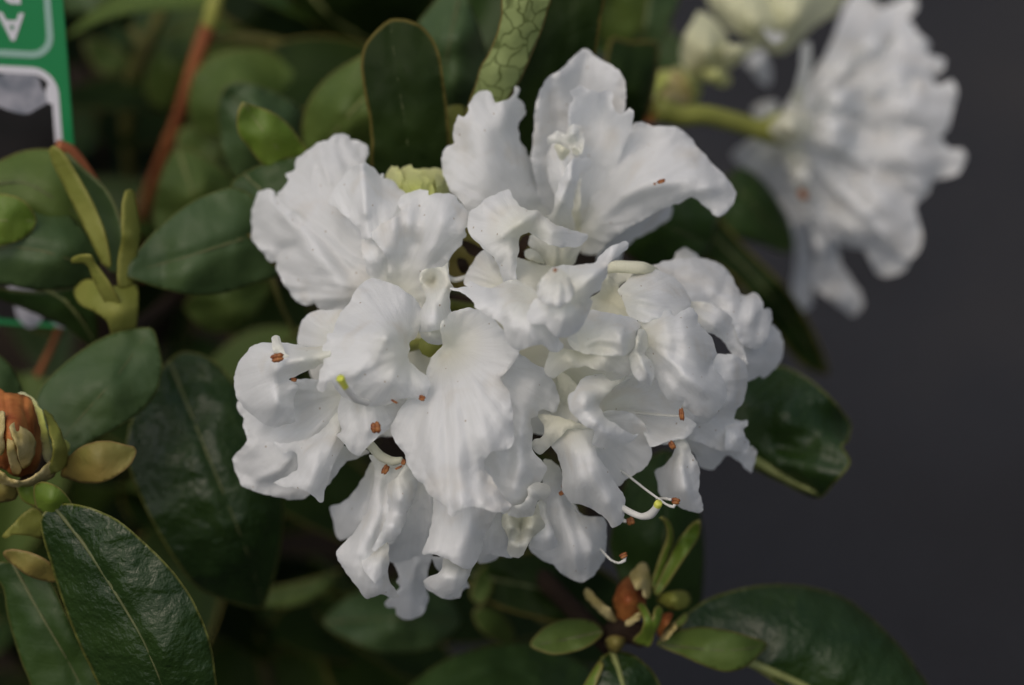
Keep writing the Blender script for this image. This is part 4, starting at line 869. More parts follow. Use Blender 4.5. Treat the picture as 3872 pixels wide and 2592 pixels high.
for (b, crop, path) in [
        (BR, 'H', [(640,720,10,.24),(785,825,15,.24),(880,900,18,.24),(960,958,20,.24),(1030,1008,21,.24),(1075,1022,22,.40),(1090,1000,22,.3)]),
        (BR, 'H', [(560,1290,6,.24),(605,1340,10,.24),(650,1385,12,.24),(700,1405,14,.24),(740,1388,14.5,.38),(748,1360,14.5,.28)]),
        (BR, 'H', [(360,960,12,.24),(400,1020,10,.24),(450,1095,7,.24),(520,1200,4,.4)]),
        (BR, 'H', [(600,350,13,.3),(850,385,13.5,.3),(1115,405,21,.25)]),
        (BR, 'H', [(700,1090,12,.4),(745,1120,13,.4),(782,1115,14,.3)]),
        (BR, 'H', [(960,970,15,.3),(1010,965,18,.3),(1060,975,20,.3)]),
        (BM, 'F', [(960,300,25,1.0),(1000,340,24.5,1.0),(1060,405,23.5,1.0),(1140,440,23,.9),(1210,430,23.5,.6)]),
        (BQ, 'E', [(560,395,12,1.0),(650,372,13,1.3),(780,378,13,1.35),(900,385,12,1.3),(990,420,6,1.1)])]:
    tube('filament', crop, path, M['filament' if path[0][3] < .7 else 'cream'], b)


def pistil(b, crop, path, tip):
    o = tube('pistil', crop, path, M['filament'], b, step=5, sides=14)
    o.data.materials.append(M['stigma'])
    n = len(o.data.polygons)
    for p in o.data.polygons:
        if p.index >= n - 1 or (p.index < n - 2 and p.index // 14 >= (n - 2) // 14 - tip): p.material_index = 1
    return o


pistil(BR, 'H', [(640,960,20,.68),(740,1035,22,.68),(800,1068,24,.68),(860,1088,26,.68),(918,1075,28,.9),(955,1035,30,.8),(972,1000,31,.85),(976,990,31.3,.7)], 3)
pistil(BC, 'C', [(1260,1225,37,.68),(1160,1195,41,.68),(1095,1125,44,.68),(1050,1060,46,.68),(1022,1008,47,.9),(1018,1000,47.2,.7)], 9)

# stalks of the blossoms, meeting on one twig behind the cluster
HUB = (1980, 1180, -42)
for b in (BT, BL, BC, BM, BS, BR, BQ):
    w = WORLD[b.name]
    v = w - CAM; d = v.dot(FWD); k = W / SRCW * d / D0   # back to photo pixels
    sx, sy, z = v.dot(RIGHT) / k + SRCW / 2, -v.dot(UP) / k + SRCH / 2, (D0 - d) * 1000
    tube('flower_stalk', 'S', [(HUB[0], HUB[1], HUB[2], 1.3), ((HUB[0]+sx)/2, (HUB[1]+sy)/2+10, (HUB[2]+z)/2-6, 1.2), (sx, sy, z - 9, 1.5), (sx, sy, z - 5, 2.6)], M['green_stem'], b)

# ------------------------------------------------------------------ leaves
def leaf(crop, outline, midrib, ctrl, mat, rib='midrib_dark', rib_r=.45, fold=-.8, fw=26, label=None, parent=None, rough=1.2, edge=(-.6, 24), lump=.5, pleat=0, step=16, name='leaf', ruffle=.3, ridges=()):
    r = sheet(name, crop, outline, ctrl, M[mat], parent or shrub, ridges=[(midrib, fold, fw / CROP[crop][2])] + list(ridges), edge=(edge[0], edge[1] / CROP[crop][2]), ruffle=ruffle, pleat=pleat,
              rough=rough, step=step, thick=.0004, midrib=midrib, label=label, lump=lump, relief=.85, crease=0)
    o, pts = r
    if rib:
        n = len(pts)
        P = [place(p[0], p[1], p[2] + rib_r * .25) for p in pts]
        R = [rib_r / 1000 * (1 - .75 * i / max(1, n - 1)) for i in range(n)]
        Vv, Ff = tube_mesh(P, R, 8)
        mesh_obj('midrib', [tuple(v) for v in Vv], Ff, M[rib], o)
    return o


leaf('N2', [(335,135),(460,140),(560,190),(640,290),(682,420),(706,600),(730,800),(738,960),(720,1200),(480,1300),(225,1190),(205,950),(190,800),(160,640),(135,450),(153,330),(220,230)],
     [(480,1280),(455,1000),(420,750),(380,500),(345,250),(335,150)], [(335,140,-12),(135,450,-10),(690,450,-10),(400,450,-8),(205,950,-14),(735,950,-14),(460,950,-12),(230,1180,-18),(480,1290,-18),(720,1190,-18)],
     'leaf_deep', rib_r=.2, fold=-.9, edge=(-1.2, 16), label='upright dark green leaf with a rolled hairy brown rim')
leaf('N2', [(1120,-60),(1430,-60),(1405,80),(1370,200),(1300,370),(1230,530),(1160,640),(1100,760),(860,800),(880,680),(910,600),(950,460),(1000,380),(1060,230),(1090,110)],
     [(1260,-50),(1200,190),(1030,470),(990,640),(960,780)], [(1120,-50,-2),(1430,-50,-3),(1250,50,0),(1370,200,-4),(1200,300,-2),(1000,380,-6),(1100,480,-4),(1230,530,-8),(900,660,-12),(1000,700,-9),(880,790,-14)],
     'leaf_under', rib=None, fold=.8, label='curled leaf showing its pale underside with a net of veins')
leaf('N2', [(1380,-60),(1775,-60),(1768,150),(1742,330),(1700,520),(1620,900),(1400,1150),(1250,1080),(1150,800),(1150,500)],
     [(1580,-60),(1540,300),(1450,700),(1380,1100)], [(1380,-50,-14),(1770,-50,-16),(1750,300,-18),(1560,200,-14),(1300,500,-14),(1620,880,-22),(1300,1050,-20)], 'leaf_deep', rib=None)
leaf('N2', [(470,330),(520,170),(600,60),(700,-40),(840,-40),(905,100),(955,250),(995,400),(950,560),(900,760),(800,900),(640,900),(560,620)],
     [(800,0),(770,140),(720,400),(690,700)], [(600,70,-40),(840,-30,-40),(980,380,-42),(760,250,-34),(720,600,-36),(800,880,-46),(560,600,-44)], 'leaf_satin', rib_r=.4)
leaf('P', [(690,300),(705,235),(745,182),(800,143),(870,120),(900,250),(880,360),(780,380),(700,350)], [(880,180),(800,260),(730,350)], [(700,300,-46),(750,180,-44),(880,130,-42),(890,340,-46),(790,260,-38),(700,350,-46)], 'leaf_mid', rib='midrib_pale')
leaf('N1', [(1655,698),(1700,712),(1760,728),(1890,788),(1980,870),(2040,950),(2100,1050),(2000,1160),(1880,1160),(1780,1112),(1700,1010),(1630,920),(1612,830),(1622,760)],
     [(1660,705),(1760,850),(1880,1000),(1980,1120)], [(1660,700,-12),(1760,730,-16),(1980,870,-20),(2080,1050,-24),(1880,1150,-22),(1700,1010,-18),(1615,830,-14),(1800,900,-15)], 'leaf_lime', rib='midrib_pale', rib_r=.3, label='small fresh yellow-green leaf with a pointed tip')
leaf('P', [(498,240),(515,198),(560,188),(620,208),(672,236),(698,270),(710,330),(680,410),(600,430),(545,410),(512,360),(502,300)], [(690,400),(620,320),(530,220)], [(510,200,-44),(620,208,-46),(700,290,-50),(600,320,-40),(560,410,-46),(505,300,-46),(680,410,-50)], 'leaf_satin')
leaf('P', [(430,240),(440,180),(470,140),(530,115),(600,112),(655,140),(685,180),(695,240),(680,320),(560,330),(450,300)], [(680,300),(580,210),(470,150)], [(440,180,-70),(600,115,-74),(690,240,-74),(560,230,-64),(560,320,-70),(430,280,-72)], 'leaf_mid')
leaf('P', [(530,420),(570,390),(620,370),(680,358),(720,380),(720,480),(700,560),(680,640),(620,620),(590,580),(560,520),(540,470)], [(560,400),(620,460),(670,560),(690,630)], [(540,420,-24),(680,360,-22),(710,500,-24),(640,610,-30),(620,470,-18)], 'leaf_dark')
leaf('P', [(284,628),(300,595),(340,545),(400,490),(460,452),(535,430),(590,460),(640,540),(650,620),(590,645),(520,668),(450,676),(370,661),(310,641)],
     [(640,520),(560,545),(420,590),(330,615),(286,628)], [(286,628,-10),(340,545,-16),(460,452,-18),(535,432,-20),(640,540,-24),(640,620,-26),(520,665,-22),(370,660,-14),(430,570,-11),(520,530,-14),(430,630,-11)], 'leaf_satin', fold=-1.2, label='broad dark leaf with its pointed tip towards the yellow-green shoot')
leaf('P', [(553,540),(570,535),(600,560),(640,590),(660,640),(630,610),(590,590),(565,565)], [(650,630),(600,575),(556,540)], [(555,540,-18),(600,560,-20),(650,630,-24),(590,590,-22)], 'leaf_deep', rib=None)
leaf('P', [(-60,575),(20,510),(60,480),(100,464),(150,485),(195,530),(227,580),(222,625),(180,655),(90,663),(20,652),(-60,640)],
     [(-60,580),(20,566),(110,578),(222,618)], [(-50,575,-16),(60,480,-20),(150,485,-24),(225,585,-22),(180,652,-24),(20,650,-20),(80,570,-12),(150,590,-14)], 'leaf_satin', fold=-1.6)
leaf('P', [(-60,450),(20,446),(60,464),(83,502),(70,532),(30,556),(-60,562)], [(-60,510),(0,505),(80,505)], [(-50,455,-10),(60,465,-12),(80,505,-14),(30,555,-12),(0,505,-8)], 'leaf_lime', rib='midrib_pale', rib_r=.3)
leaf('P', [(-60,400),(0,368),(60,345),(130,345),(170,380),(200,450),(190,540),(120,520),(20,490),(-60,470)], [(-60,430),(60,420),(190,500)], [(-50,400,-24),(60,348,-26),(170,380,-24),(190,530,-26),(0,480,-22),(80,430,-18)], 'leaf_mid')
leaf('P', [(-60,650),(40,665),(120,665),(200,655),(220,700),(222,790),(190,780),(150,748),(80,716),(0,685),(-60,670)], [(60,640),(140,680),(185,730),(218,785)], [(-50,655,-26),(120,668,-26),(218,700,-28),(218,785,-36),(80,715,-34),(140,685,-26)], 'leaf_dark', rib='midrib_pale', rib_r=.8)
leaf('P', [(80,930),(92,890),(130,848),(200,793),(270,759),(346,751),(362,790),(371,845),(352,908),(310,950),(250,990),(200,1015),(150,1060),(100,1040)],
     [(110,1050),(180,960),(260,870),(345,753)], [(90,900,-8),(200,795,-10),(345,753,-12),(370,850,-10),(310,950,-8),(200,1012,-4),(110,1040,-4),(230,880,-2)], 'leaf_satin', rib_r=.3, fold=-.5, label='broad matt leaf behind the rusty bud')
leaf('P', [(330,900),(370,840),(420,805),(480,820),(530,870),(600,1000),(642,1100),(647,1200),(632,1300),(602,1388),(540,1382),(450,1342),(380,1250),(318,1130),(288,1040),(300,960)],
     [(390,830),(450,980),(520,1150),(575,1290),(602,1385)], [(330,900,-34),(480,820,-34),(600,1000,-32),(645,1200,-34),(602,1385,-40),(450,1340,-32),(318,1130,-28),(290,1040,-28),(440,1050,-22),(540,1200,-24)], 'leaf_gloss', fold=-1.2, label='big glossy dark leaf hanging behind the cluster')
leaf('P', [(92,1190),(130,1153),(200,1159),(270,1190),(330,1240),(390,1300),(440,1370),(475,1450),(491,1530),(485,1640),(280,1640),(200,1512),(160,1420),(120,1300)],
     [(125,1160),(190,1242),(260,1350),(330,1470),(400,1640)], [(100,1200,16),(200,1160,20),(330,1240,22),(440,1370,20),(490,1530,16),(480,1630,14),(290,1630,10),(200,1510,10),(120,1300,12),(220,1270,22),(300,1400,22),(380,1500,22)], 'leaf_gloss', rib='midrib_dark', rib_r=.5, fold=-1.2, label='large glossy leaf with a pale rim and puckered surface below the rusty bud')
leaf('P', [(-40,1300),(5,1285),(60,1290),(110,1320),(150,1400),(190,1480),(250,1560),(280,1640),(120,1640),(60,1540),(18,1410),(5,1340)], [(30,1290),(90,1400),(160,1520),(220,1640)], [(10,1300,4),(110,1320,4),(190,1480,4),(270,1630,0),(130,1630,0),(20,1410,0),(100,1420,6)], 'leaf_dark', fold=-1.0)
leaf('K', [(20,1200),(80,1180),(180,1195),(270,1230),(330,1270),(380,1330),(400,1390),(340,1395),(260,1380),(180,1350),(110,1300),(50,1250)], [(30,1210),(150,1270),(270,1320),(395,1385)], [(25,1210,10),(180,1200,12),(330,1270,12),(395,1385,8),(260,1378,9),(80,1280,9),(200,1290,13)], 'leaf_olive', rib=None, step=12)
leaf('K', [(400,690),(450,580),(500,530),(560,495),(640,473),(720,470),(800,485),(880,505),(900,540),(870,610),(810,670),(730,720),(640,745),(540,742),(450,715)], [(420,640),(520,610),(640,615),(780,600),(895,535)], [(410,680,8),(560,500,12),(720,475,13),(895,535,10),(810,670,12),(620,742,11),(480,725,8),(640,610,15)], 'leaf_olive', rib=None, step=12, fold=-.6, label='brownish olive leaf with a curled point beside the rusty bud')
leaf('K', [(230,760),(280,735),(340,750),(400,785),(450,840),(478,890),(460,950),(410,985),(350,975),(290,945),(245,905),(225,830)], [(260,750),(340,850),(430,960)], [(240,770,18),(340,752,20),(470,890,16),(410,980,15),(250,900,16),(340,860,22)], 'leaf_lime', rib=None, step=12, label='small round yellow-green leaf under the rusty bud')
leaf('K', [(110,760),(180,740),(240,770),(240,900),(200,890),(140,850)], [(170,750),(200,880)], [(110,770,12),(240,780,12),(220,890,10)], 'leaf_lime', rib=None, step=12)
leaf('K', [(-60,740),(20,730),(90,760),(118,810),(100,850),(20,868),(-60,872)], [(-50,800),(110,810)], [(-50,745,12),(90,765,12),(20,865,10),(30,800,15)], 'leaf_olive', rib=None, step=12)
leaf('K', [(15,1090),(80,1020),(160,940),(220,905),(270,930),(290,1060),(270,1108),(180,1090),(90,1085),(40,1110)], [(25,1095),(120,1010),(250,960)], [(20,1095,8),(160,945,8),(270,930,8),(270,1100,4),(120,1040,9)], 'leaf_pale', rib=None, step=12)
leaf('P', [(-60,800),(0,815),(30,845),(52,895),(40,920),(0,925),(-60,915)], [(-60,860),(45,900)], [(-50,805,-14),(30,848,-14),(45,900,-14),(-20,860,-10)], 'leaf_satin', rib=None)
leaf('P', [(420,700),(470,655),(560,640),(620,640),(600,700),(540,755),(470,755)], [(430,710),(520,700),(610,650)], [(430,700,-62),(560,642,-60),(600,690,-62),(480,752,-62),(520,700,-56)], 'leaf_mid', rib=None)
leaf('P', [(350,500),(365,410),(400,343),(450,350),(520,395),(540,440),(500,500),(430,540),(370,540)], [(410,350),(440,440),(470,520)], [(360,480,-58),(400,345,-60),(530,430,-58),(430,530,-56),(450,430,-52)], 'leaf_mid', rib='midrib_pale', rib_r=.5)
leaf('P', [(330,180),(350,120),(400,72),(450,85),(465,150),(440,220),(380,250),(340,230)], [(430,80),(390,170),(350,240)], [(340,180,-92),(430,80,-92),(440,220,-92),(390,160,-84)], 'leaf_mid', rib=None)
leaf('P', [(130,-60),(330,-60),(310,20),(290,70),(250,40),(190,30),(145,30)], [(150,-50),(220,0),(290,65)], [(140,-50,-88),(320,-50,-88),(290,65,-90),(210,0,-82)], 'leaf_satin')
leaf('P', [(640,-60),(1000,-60),(990,20),(950,80),(880,110),(800,100),(720,60),(660,0)], [(680,-50),(760,40),(860,105)], [(650,-50,-80),(990,-50,-76),(900,100,-84),(720,55,-84),(820,0,-72)], 'leaf_deep', rib='midrib_pale', rib_r=.7)
leaf('P', [(480,-60),(700,-60),(740,20),(780,110),(700,110),(580,80),(500,30)], [(520,-50),(640,40),(770,105)], [(490,-50,-100),(690,-50,-100),(770,105,-104),(600,20,-94)], 'leaf_deep', rib=None)
leaf('P', [(590,170),(680,150),(760,160),(730,230),(690,290),(640,280),(600,230)], [(600,180),(700,240)], [(600,180,-100),(750,165,-100),(660,280,-104),(670,210,-96)], 'leaf_lime', rib=None)
leaf('P', [(190,90),(260,100),(300,140),(270,170),(220,160)], [(200,100),(290,150)], [(195,95,-110),(290,140,-112),(230,160,-110)], 'leaf_mid', rib=None)
leaf('P', [(410,300),(470,280),(520,320),(500,380),(440,400),(405,350)], [(420,300),(490,390)], [(410,310,-78),(510,330,-78),(440,395,-76)], 'leaf_mid', rib=None)
# right-hand side
leaf('P', [(1640,960),(1690,880),(1780,838),(1850,868),(1910,920),(1946,970),(1940,1010),(1926,1022),(1946,1060),(1905,1110),(1872,1140),(1800,1110),(1700,1055)],
     [(1660,1010),(1740,1060),(1800,1095),(1870,1130)], [(1660,960,-36),(1780,842,-40),(1910,920,-34),(1945,970,-40),(1930,1022,-30),(1945,1060,-26),(1872,1138,-34),(1720,1050,-34),(1800,950,-30),(1860,1000,-32),(1880,1060,-26)],
     'leaf_gloss', rib='midrib_pale', rib_r=1.6, fold=-.6, ridges=[([(1800,960),(1870,985),(1930,1020)], 2.0, 24), ([(1780,1020),(1920,1060)], -1.6, 16), ([(1780,1060),(1920,1090)], 1.4, 16)], label='wavy dark leaf standing out past the blossoms over the paving')
leaf('P', [(1560,420),(1620,470),(1700,560),(1800,660),(1862,760),(1895,855),(1830,835),(1760,745),(1680,640),(1560,560)], [(1570,480),(1700,610),(1800,720),(1885,845)], [(1570,440,-64),(1700,560,-70),(1862,760,-78),(1890,850,-82),(1760,745,-74),(1600,570,-66),(1740,660,-66)], 'leaf_deep')
leaf('P', [(1600,500),(1640,440),(1690,385),(1740,410),(1790,480),(1815,560),(1800,580),(1740,560),(1680,540)], [(1660,400),(1740,490),(1808,572)], [(1610,500,-78),(1690,388,-80),(1790,480,-82),(1808,570,-84),(1700,480,-72)], 'leaf_dark')
leaf('P', [(1400,450),(1500,400),(1600,420),(1640,500),(1600,600),(1500,620),(1420,560)], [(1420,470),(1620,560)], [(1400,460,-44),(1600,430,-48),(1600,590,-48),(1450,590,-44),(1510,510,-38)], 'leaf_dark')
leaf('P', [(1540,1440),(1570,1405),(1620,1370),(1720,1342),(1830,1340),(1930,1368),(2010,1430),(2085,1515),(2150,1640),(1960,1660),(1830,1600),(1740,1540),(1620,1480)],
     [(1550,1450),(1650,1490),(1750,1530),(1850,1575),(1980,1650)], [(1550,1440,-20),(1720,1345,-30),(1930,1370,-36),(2085,1515,-34),(2140,1630,-30),(1830,1590,-24),(1680,1500,-20),(1800,1450,-20),(1950,1520,-22)], 'leaf_gloss', rib='midrib_pale', rib_r=1.5, fold=-.8,
     ridges=[([(1740,1500),(1800,1380)], -1.0, 20), ([(1840,1540),(1900,1400)], -1.0, 20), ([(1930,1590),(2000,1460)], -1.0, 20)], label='large dark leaf reaching over the paving below the reddish bud')
leaf('N7', [(560,1290),(620,1230),(700,1200),(850,1175),(1010,1190),(1170,1230),(1312,1285),(1240,1380),(1150,1450),(1020,1476),(880,1432),(740,1370)], [(570,1290),(760,1310),(1000,1330),(1180,1320),(1305,1290)], [(565,1290,-14),(850,1178,-14),(1170,1232,-12),(1305,1285,-18),(1150,1445,-10),(1000,1474,-10),(740,1368,-12),(900,1310,-7),(1150,1330,-10)], 'leaf_mid', fold=-.9, rib_r=.35, label='green leaf pointing away from the reddish bud')
leaf('P', [(1213,1477),(1240,1440),(1290,1418),(1350,1420),(1380,1446),(1360,1470),(1325,1488),(1265,1498)], [(1378,1446),(1300,1462),(1216,1477)], [(1216,1477,-14),(1290,1420,-18),(1378,1446,-14),(1270,1497,-12),(1300,1460,-10)], 'leaf_mid', step=12, label='short bright green leaf on the other side of the reddish bud')
leaf('P', [(1320,1650),(1345,1570),(1375,1505),(1405,1490),(1450,1500),(1495,1540),(1525,1610),(1530,1660)], [(1400,1490),(1425,1570),(1430,1650)], [(1330,1640,-10),(1400,1492,-14),(1520,1640,-18),(1430,1570,-8)], 'leaf_gloss', rib='midrib_pale', rib_r=.8)
leaf('P', [(1290,1650),(1340,1560),(1372,1510),(1380,1520),(1350,1600),(1330,1660)], [(1376,1515),(1315,1650)], [(1300,1640,-6),(1376,1515,-10),(1340,1600,-6)], 'leaf_lime', rib=None)
leaf('P', [(880,1640),(960,1550),(1030,1505),(1120,1478),(1220,1472),(1300,1500),(1360,1545),(1380,1640)], [(900,1630),(1080,1550),(1300,1510)], [(890,1630,-40),(1120,1480,-46),(1360,1545,-44),(1370,1630,-40),(1120,1570,-36)], 'leaf_dark', rib=None)
leaf('P', [(740,1425),(790,1370),(870,1338),(960,1336),(1035,1378),(1050,1430),(985,1482),(880,1493),(800,1466)], [(745,1425),(880,1415),(1045,1420)], [(745,1425,-56),(870,1340,-60),(1040,1400,-60),(900,1490,-52),(900,1415,-48)], 'leaf_satin')
leaf('N8', [(1420,1070),(1500,1030),(1600,1060),(1680,1150),(1710,1240),(1660,1300),(1560,1260),(1460,1180)], [(1430,1080),(1570,1170),(1690,1290)], [(1430,1080,-48),(1600,1060,-50),(1700,1250,-54),(1500,1230,-50)], 'leaf_mid', rib=None)
leaf('N8', [(1400,960),(1450,800),(1520,740),(1560,830),(1540,950),(1480,1020)], [(1430,1000),(1530,770)], [(1410,960,-46),(1530,750,-48),(1500,1010,-46)], 'leaf_mid', rib=None)
leaf('N8', [(-60,950),(60,900),(250,860),(450,800),(520,780),(440,900),(300,1000),(120,1040),(-40,1020)], [(-50,980),(240,930),(510,790)], [(-50,960,-66),(250,860,-66),(510,785,-70),(200,1030,-66)], 'leaf_mid')
leaf('P', [(1395,1250),(1410,1180),(1440,1090),(1530,1030),(1590,1130),(1607,1220),(1608,1320),(1595,1400),(1520,1450),(1440,1370)], [(1530,1040),(1520,1200),(1500,1420)], [(1400,1240,-36),(1450,1080,-34),(1540,1040,-34),(1607,1220,-42),(1590,1400,-42),(1440,1370,-36),(1510,1220,-28)], 'leaf_dark')
leaf('P', [(1050,1300),(1200,1260),(1350,1290),(1430,1350),(1400,1440),(1250,1420),(1120,1380)], [(1060,1310),(1240,1350),(1410,1420)], [(1060,1300,-50),(1350,1290,-52),(1400,1430,-50),(1120,1375,-48),(1240,1345,-44)], 'leaf_deep')
leaf('P', [(1395,90),(1440,95),(1505,100),(1500,180),(1480,260),(1440,330),(1380,300),(1380,180)], [(1450,100),(1420,320)], [(1395,95,-52),(1500,100,-56),(1470,290,-54),(1390,280,-50),(1440,200,-46)], 'leaf_deep', rib=None)
leaf('P', [(1470,90),(1500,-60),(1570,-60),(1545,20),(1515,95),(1490,105)], [(1490,100),(1535,-50)], [(1475,90,-66),(1510,-50,-66),(1560,-50,-70),(1500,100,-66)], 'leaf_satin', rib=None)
leaf('P', [(1340,-60),(1480,-60),(1470,60),(1420,110),(1370,90)], [(1410,-50),(1410,100)], [(1350,-50,-80),(1470,-50,-80),(1410,100,-84)], 'leaf_mid', rib=None)
leaf('P', [(1570,560),(1640,540),(1680,640),(1700,700),(1640,720),(1580,640)], [(1590,570),(1680,700)], [(1580,560,-90),(1640,545,-92),(1690,700,-96),(1600,650,-90)], 'leaf_deep', rib=None)
leaf('P', [(1015,400),(1020,250),(1060,245),(1068,300),(1050,430)], [(1030,260),(1035,420)], [(1018,260,-26),(1062,260,-28),(1045,420,-24)], 'leaf_pale', rib=None)
# leaf behind the dark gap inside the cluster
leaf('D', [(380,60),(700,40),(900,60),(1250,60),(1300,260),(1200,400),(900,420),(760,460),(640,560),(480,560),(400,300)], [(400,80),(800,250),(1250,300)], [(400,80,-14),(1250,80,-16),(1250,330,-18),(500,540,-12),(800,260,-10)], 'leaf_olive', rib=None)
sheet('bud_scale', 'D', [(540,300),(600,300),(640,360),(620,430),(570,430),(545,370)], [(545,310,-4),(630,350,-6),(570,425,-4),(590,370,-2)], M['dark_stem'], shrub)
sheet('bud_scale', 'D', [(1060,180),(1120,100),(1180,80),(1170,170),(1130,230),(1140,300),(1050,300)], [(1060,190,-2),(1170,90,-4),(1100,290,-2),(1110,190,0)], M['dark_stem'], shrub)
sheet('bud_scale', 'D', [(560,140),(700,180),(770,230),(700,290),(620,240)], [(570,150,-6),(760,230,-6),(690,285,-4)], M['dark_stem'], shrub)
tube('flower_stalk', 'D', [(430,450,4,.6),(500,490,6,.6),(600,470,6,.55),(680,430,4,.5)], M['filament'], shrub)

# the yellow-green shoot
sh = empty('leaf_shoot', place(280 * 1.6533, 765 * 1.6533, -14), shrub, 'yellow-green young shoot with a crooked pale leaf tip')
def lance(crop, outline, ctrl, mat, parent, label=None, **kw):
    return sheet('young_leaf', crop, outline, ctrl, M[mat], parent, ruffle=.15, pleat=.2, rough=.8, step=12, thick=.0005, label=label, crease=0, relief=.9, **kw)
lance('P', [(113,345),(122,334),(145,350),(172,392),(215,470),(242,540),(254,610),(236,605),(190,512),(150,430),(122,375)], [(115,345,-12),(172,395,-12),(242,545,-12),(240,605,-14),(150,430,-15)], 'leaf_pale', sh)
lance('P', [(150,350),(190,385),(240,430),(268,480),(284,545),(275,620),(250,620),(230,540),(190,450)], [(155,355,-20),(268,480,-18),(265,620,-18),(200,460,-24)], 'leaf_satin', sh)
lance('P', [(288,437),(297,433),(306,442),(320,530),(313,580),(305,650),(272,655),(270,600),(278,545),(280,470)], [(297,435,-8),(320,530,-12),(300,650,-12),(275,560,-8),(298,540,-6)], 'leaf_pale', sh)
lance('P', [(163,592),(180,584),(207,584),(218,602),(252,650),(282,710),(268,730),(240,690),(214,640),(203,610),(190,601),(165,602)], [(165,595,-4),(207,586,0),(218,604,-2),(270,715,-10),(235,665,-5)], 'leaf_pale', sh)
lance('P', [(170,668),(188,645),(210,640),(240,660),(270,655),(312,650),(316,690),(312,740),(300,785),(262,785),(245,735),(215,712),(185,698)], [(172,668,-18),(240,660,-10),(312,652,-14),(300,780,-18),(262,780,-16),(275,715,-6),(200,680,-12)], 'leaf_pale', sh)
# the rusty bud
bud = empty('bud', place(60 * 1.6533, 1090 * 1.6533, 8), shrub, 'fat rusty brown bud wrapped in yellow-green scales')
def scale(crop, outline, ctrl, mat, parent, **kw):
    kw.setdefault('ruffle', .4); kw.setdefault('lump', .5)
    return sheet('bud_scale', crop, outline, ctrl, M[mat], parent, step=9, thick=.0005, relief=1, crease=0, **kw)
scale('K', [(-80,140),(0,128),(30,150),(60,158),(120,165),(190,185),(232,235),(262,330),(274,450),(268,560),(232,655),(190,702),(100,700),(0,640),(-80,640)],
      [(-70,150,8),(0,135,10),(120,170,12),(230,240,10),(272,450,6),(232,650,6),(100,700,8),(-70,630,8),(100,300,22),(100,480,25),(0,400,24),(180,450,20)], 'rust', bud, ridges=[([(150,170),(160,300),(190,420)],-2.2,16),([(30,150),(50,300)],-2.0,16),([(20,300),(40,500),(60,640)],-1.8,14)], lump=.8)
scale('K', [(0,280),(25,270),(35,330),(25,430),(30,520),(0,560),(-60,500),(-60,320)], [(-50,320,22),(20,280,23),(28,500,24),(0,420,27)], 'rustpale', bud, edge=(-.8,16))
scale('K', [(55,392),(72,410),(88,470),(120,590),(142,650),(120,690),(80,670),(58,600),(48,520)], [(60,395,25),(135,650,17),(60,600,22),(85,520,27)], 'rustpale', bud, edge=(-.8,16))
scale('K', [(65,375),(90,350),(140,385),(190,408),(224,450),(228,540),(200,602),(150,645),(128,590),(108,500)], [(70,375,26),(190,410,22),(225,540,16),(150,640,17),(150,500,27)], 'rustpale', bud, edge=(-.9,18), ridges=[([(110,400),(140,600)],-1.2,12)])
scale('K', [(125,156),(160,150),(200,172),(245,212),(272,262),(300,350),(318,440),(345,570),(320,620),(290,560),(280,480),(262,350),(225,240),(190,190)], [(130,156,8),(245,215,12),(345,570,10),(290,560,10),(270,330,15)], 'budcream', bud, edge=(-.6,14))
scale('K', [(285,268),(310,285),(345,312),(382,370),(422,470),(444,560),(436,625),(392,662),(310,690),(240,710),(280,660),(340,600),(352,540),(338,470),(318,390)], [(290,270,8),(382,370,12),(442,560,10),(390,660,13),(245,705,16),(340,600,17),(390,520,18)], 'leaf_pale', bud, edge=(-.7,18))
scale('K', [(-80,640),(0,668),(60,715),(130,735),(200,718),(240,690),(300,640),(350,590),(385,645),(340,705),(250,745),(130,765),(0,745),(-80,730)], [(-70,650,18),(60,720,21),(200,722,20),(350,600,14),(340,700,12),(130,760,12),(-70,725,12),(120,742,21)], 'rustpale', bud)
scale('K', [(415,460),(440,470),(462,510),(455,540),(430,530)], [(420,462,4),(460,510,2),(435,530,3)], 'budcream', bud)
# lime green crumpled bud at the top of the cluster
lb = empty('bud', place(955 * 1.6533, 420 * 1.6533, -6), shrub, 'crumpled lime green flower bud between the blossoms and the upright dark leaf')
for ol, ct in [([(1420,540),(1440,470),(1480,412),(1500,430),(1530,420),(1560,460),(1580,520),(1620,700),(1500,700)], [(1425,530,-6),(1490,420,-5),(1560,470,-2),(1600,690,0),(1500,600,2)]),
               ([(1530,560),(1560,450),(1610,410),(1650,405),(1670,440),(1720,450),(1740,540),(1720,720),(1560,720)], [(1540,560,-4),(1640,410,-6),(1730,460,-3),(1640,560,4),(1640,700,3)]),
               ([(1680,560),(1710,455),(1780,440),(1860,436),(1920,450),(1950,520),(1990,640),(1980,720),(1700,720)], [(1690,560,-4),(1800,440,-8),(1940,480,-8),(1980,700,-4),(1800,580,3),(1880,560,-2)]),
               ([(1580,580),(1680,500),(1780,520),(1850,600),(1830,720),(1600,720)], [(1590,590,3),(1700,510,2),(1840,600,3),(1720,620,7)]),
               ([(1860,500),(1920,470),(1960,560),(1985,680),(1900,700),(1870,600)], [(1870,500,-3),(1950,560,-4),(1900,690,2),(1910,580,3)])]:
    sheet('bud_petal', 'A', ol, ct, M['lime'], lb, base=(1700, 760), dz=-2, ruffle=1.3, lump=.7, step=8, pleat=.7)
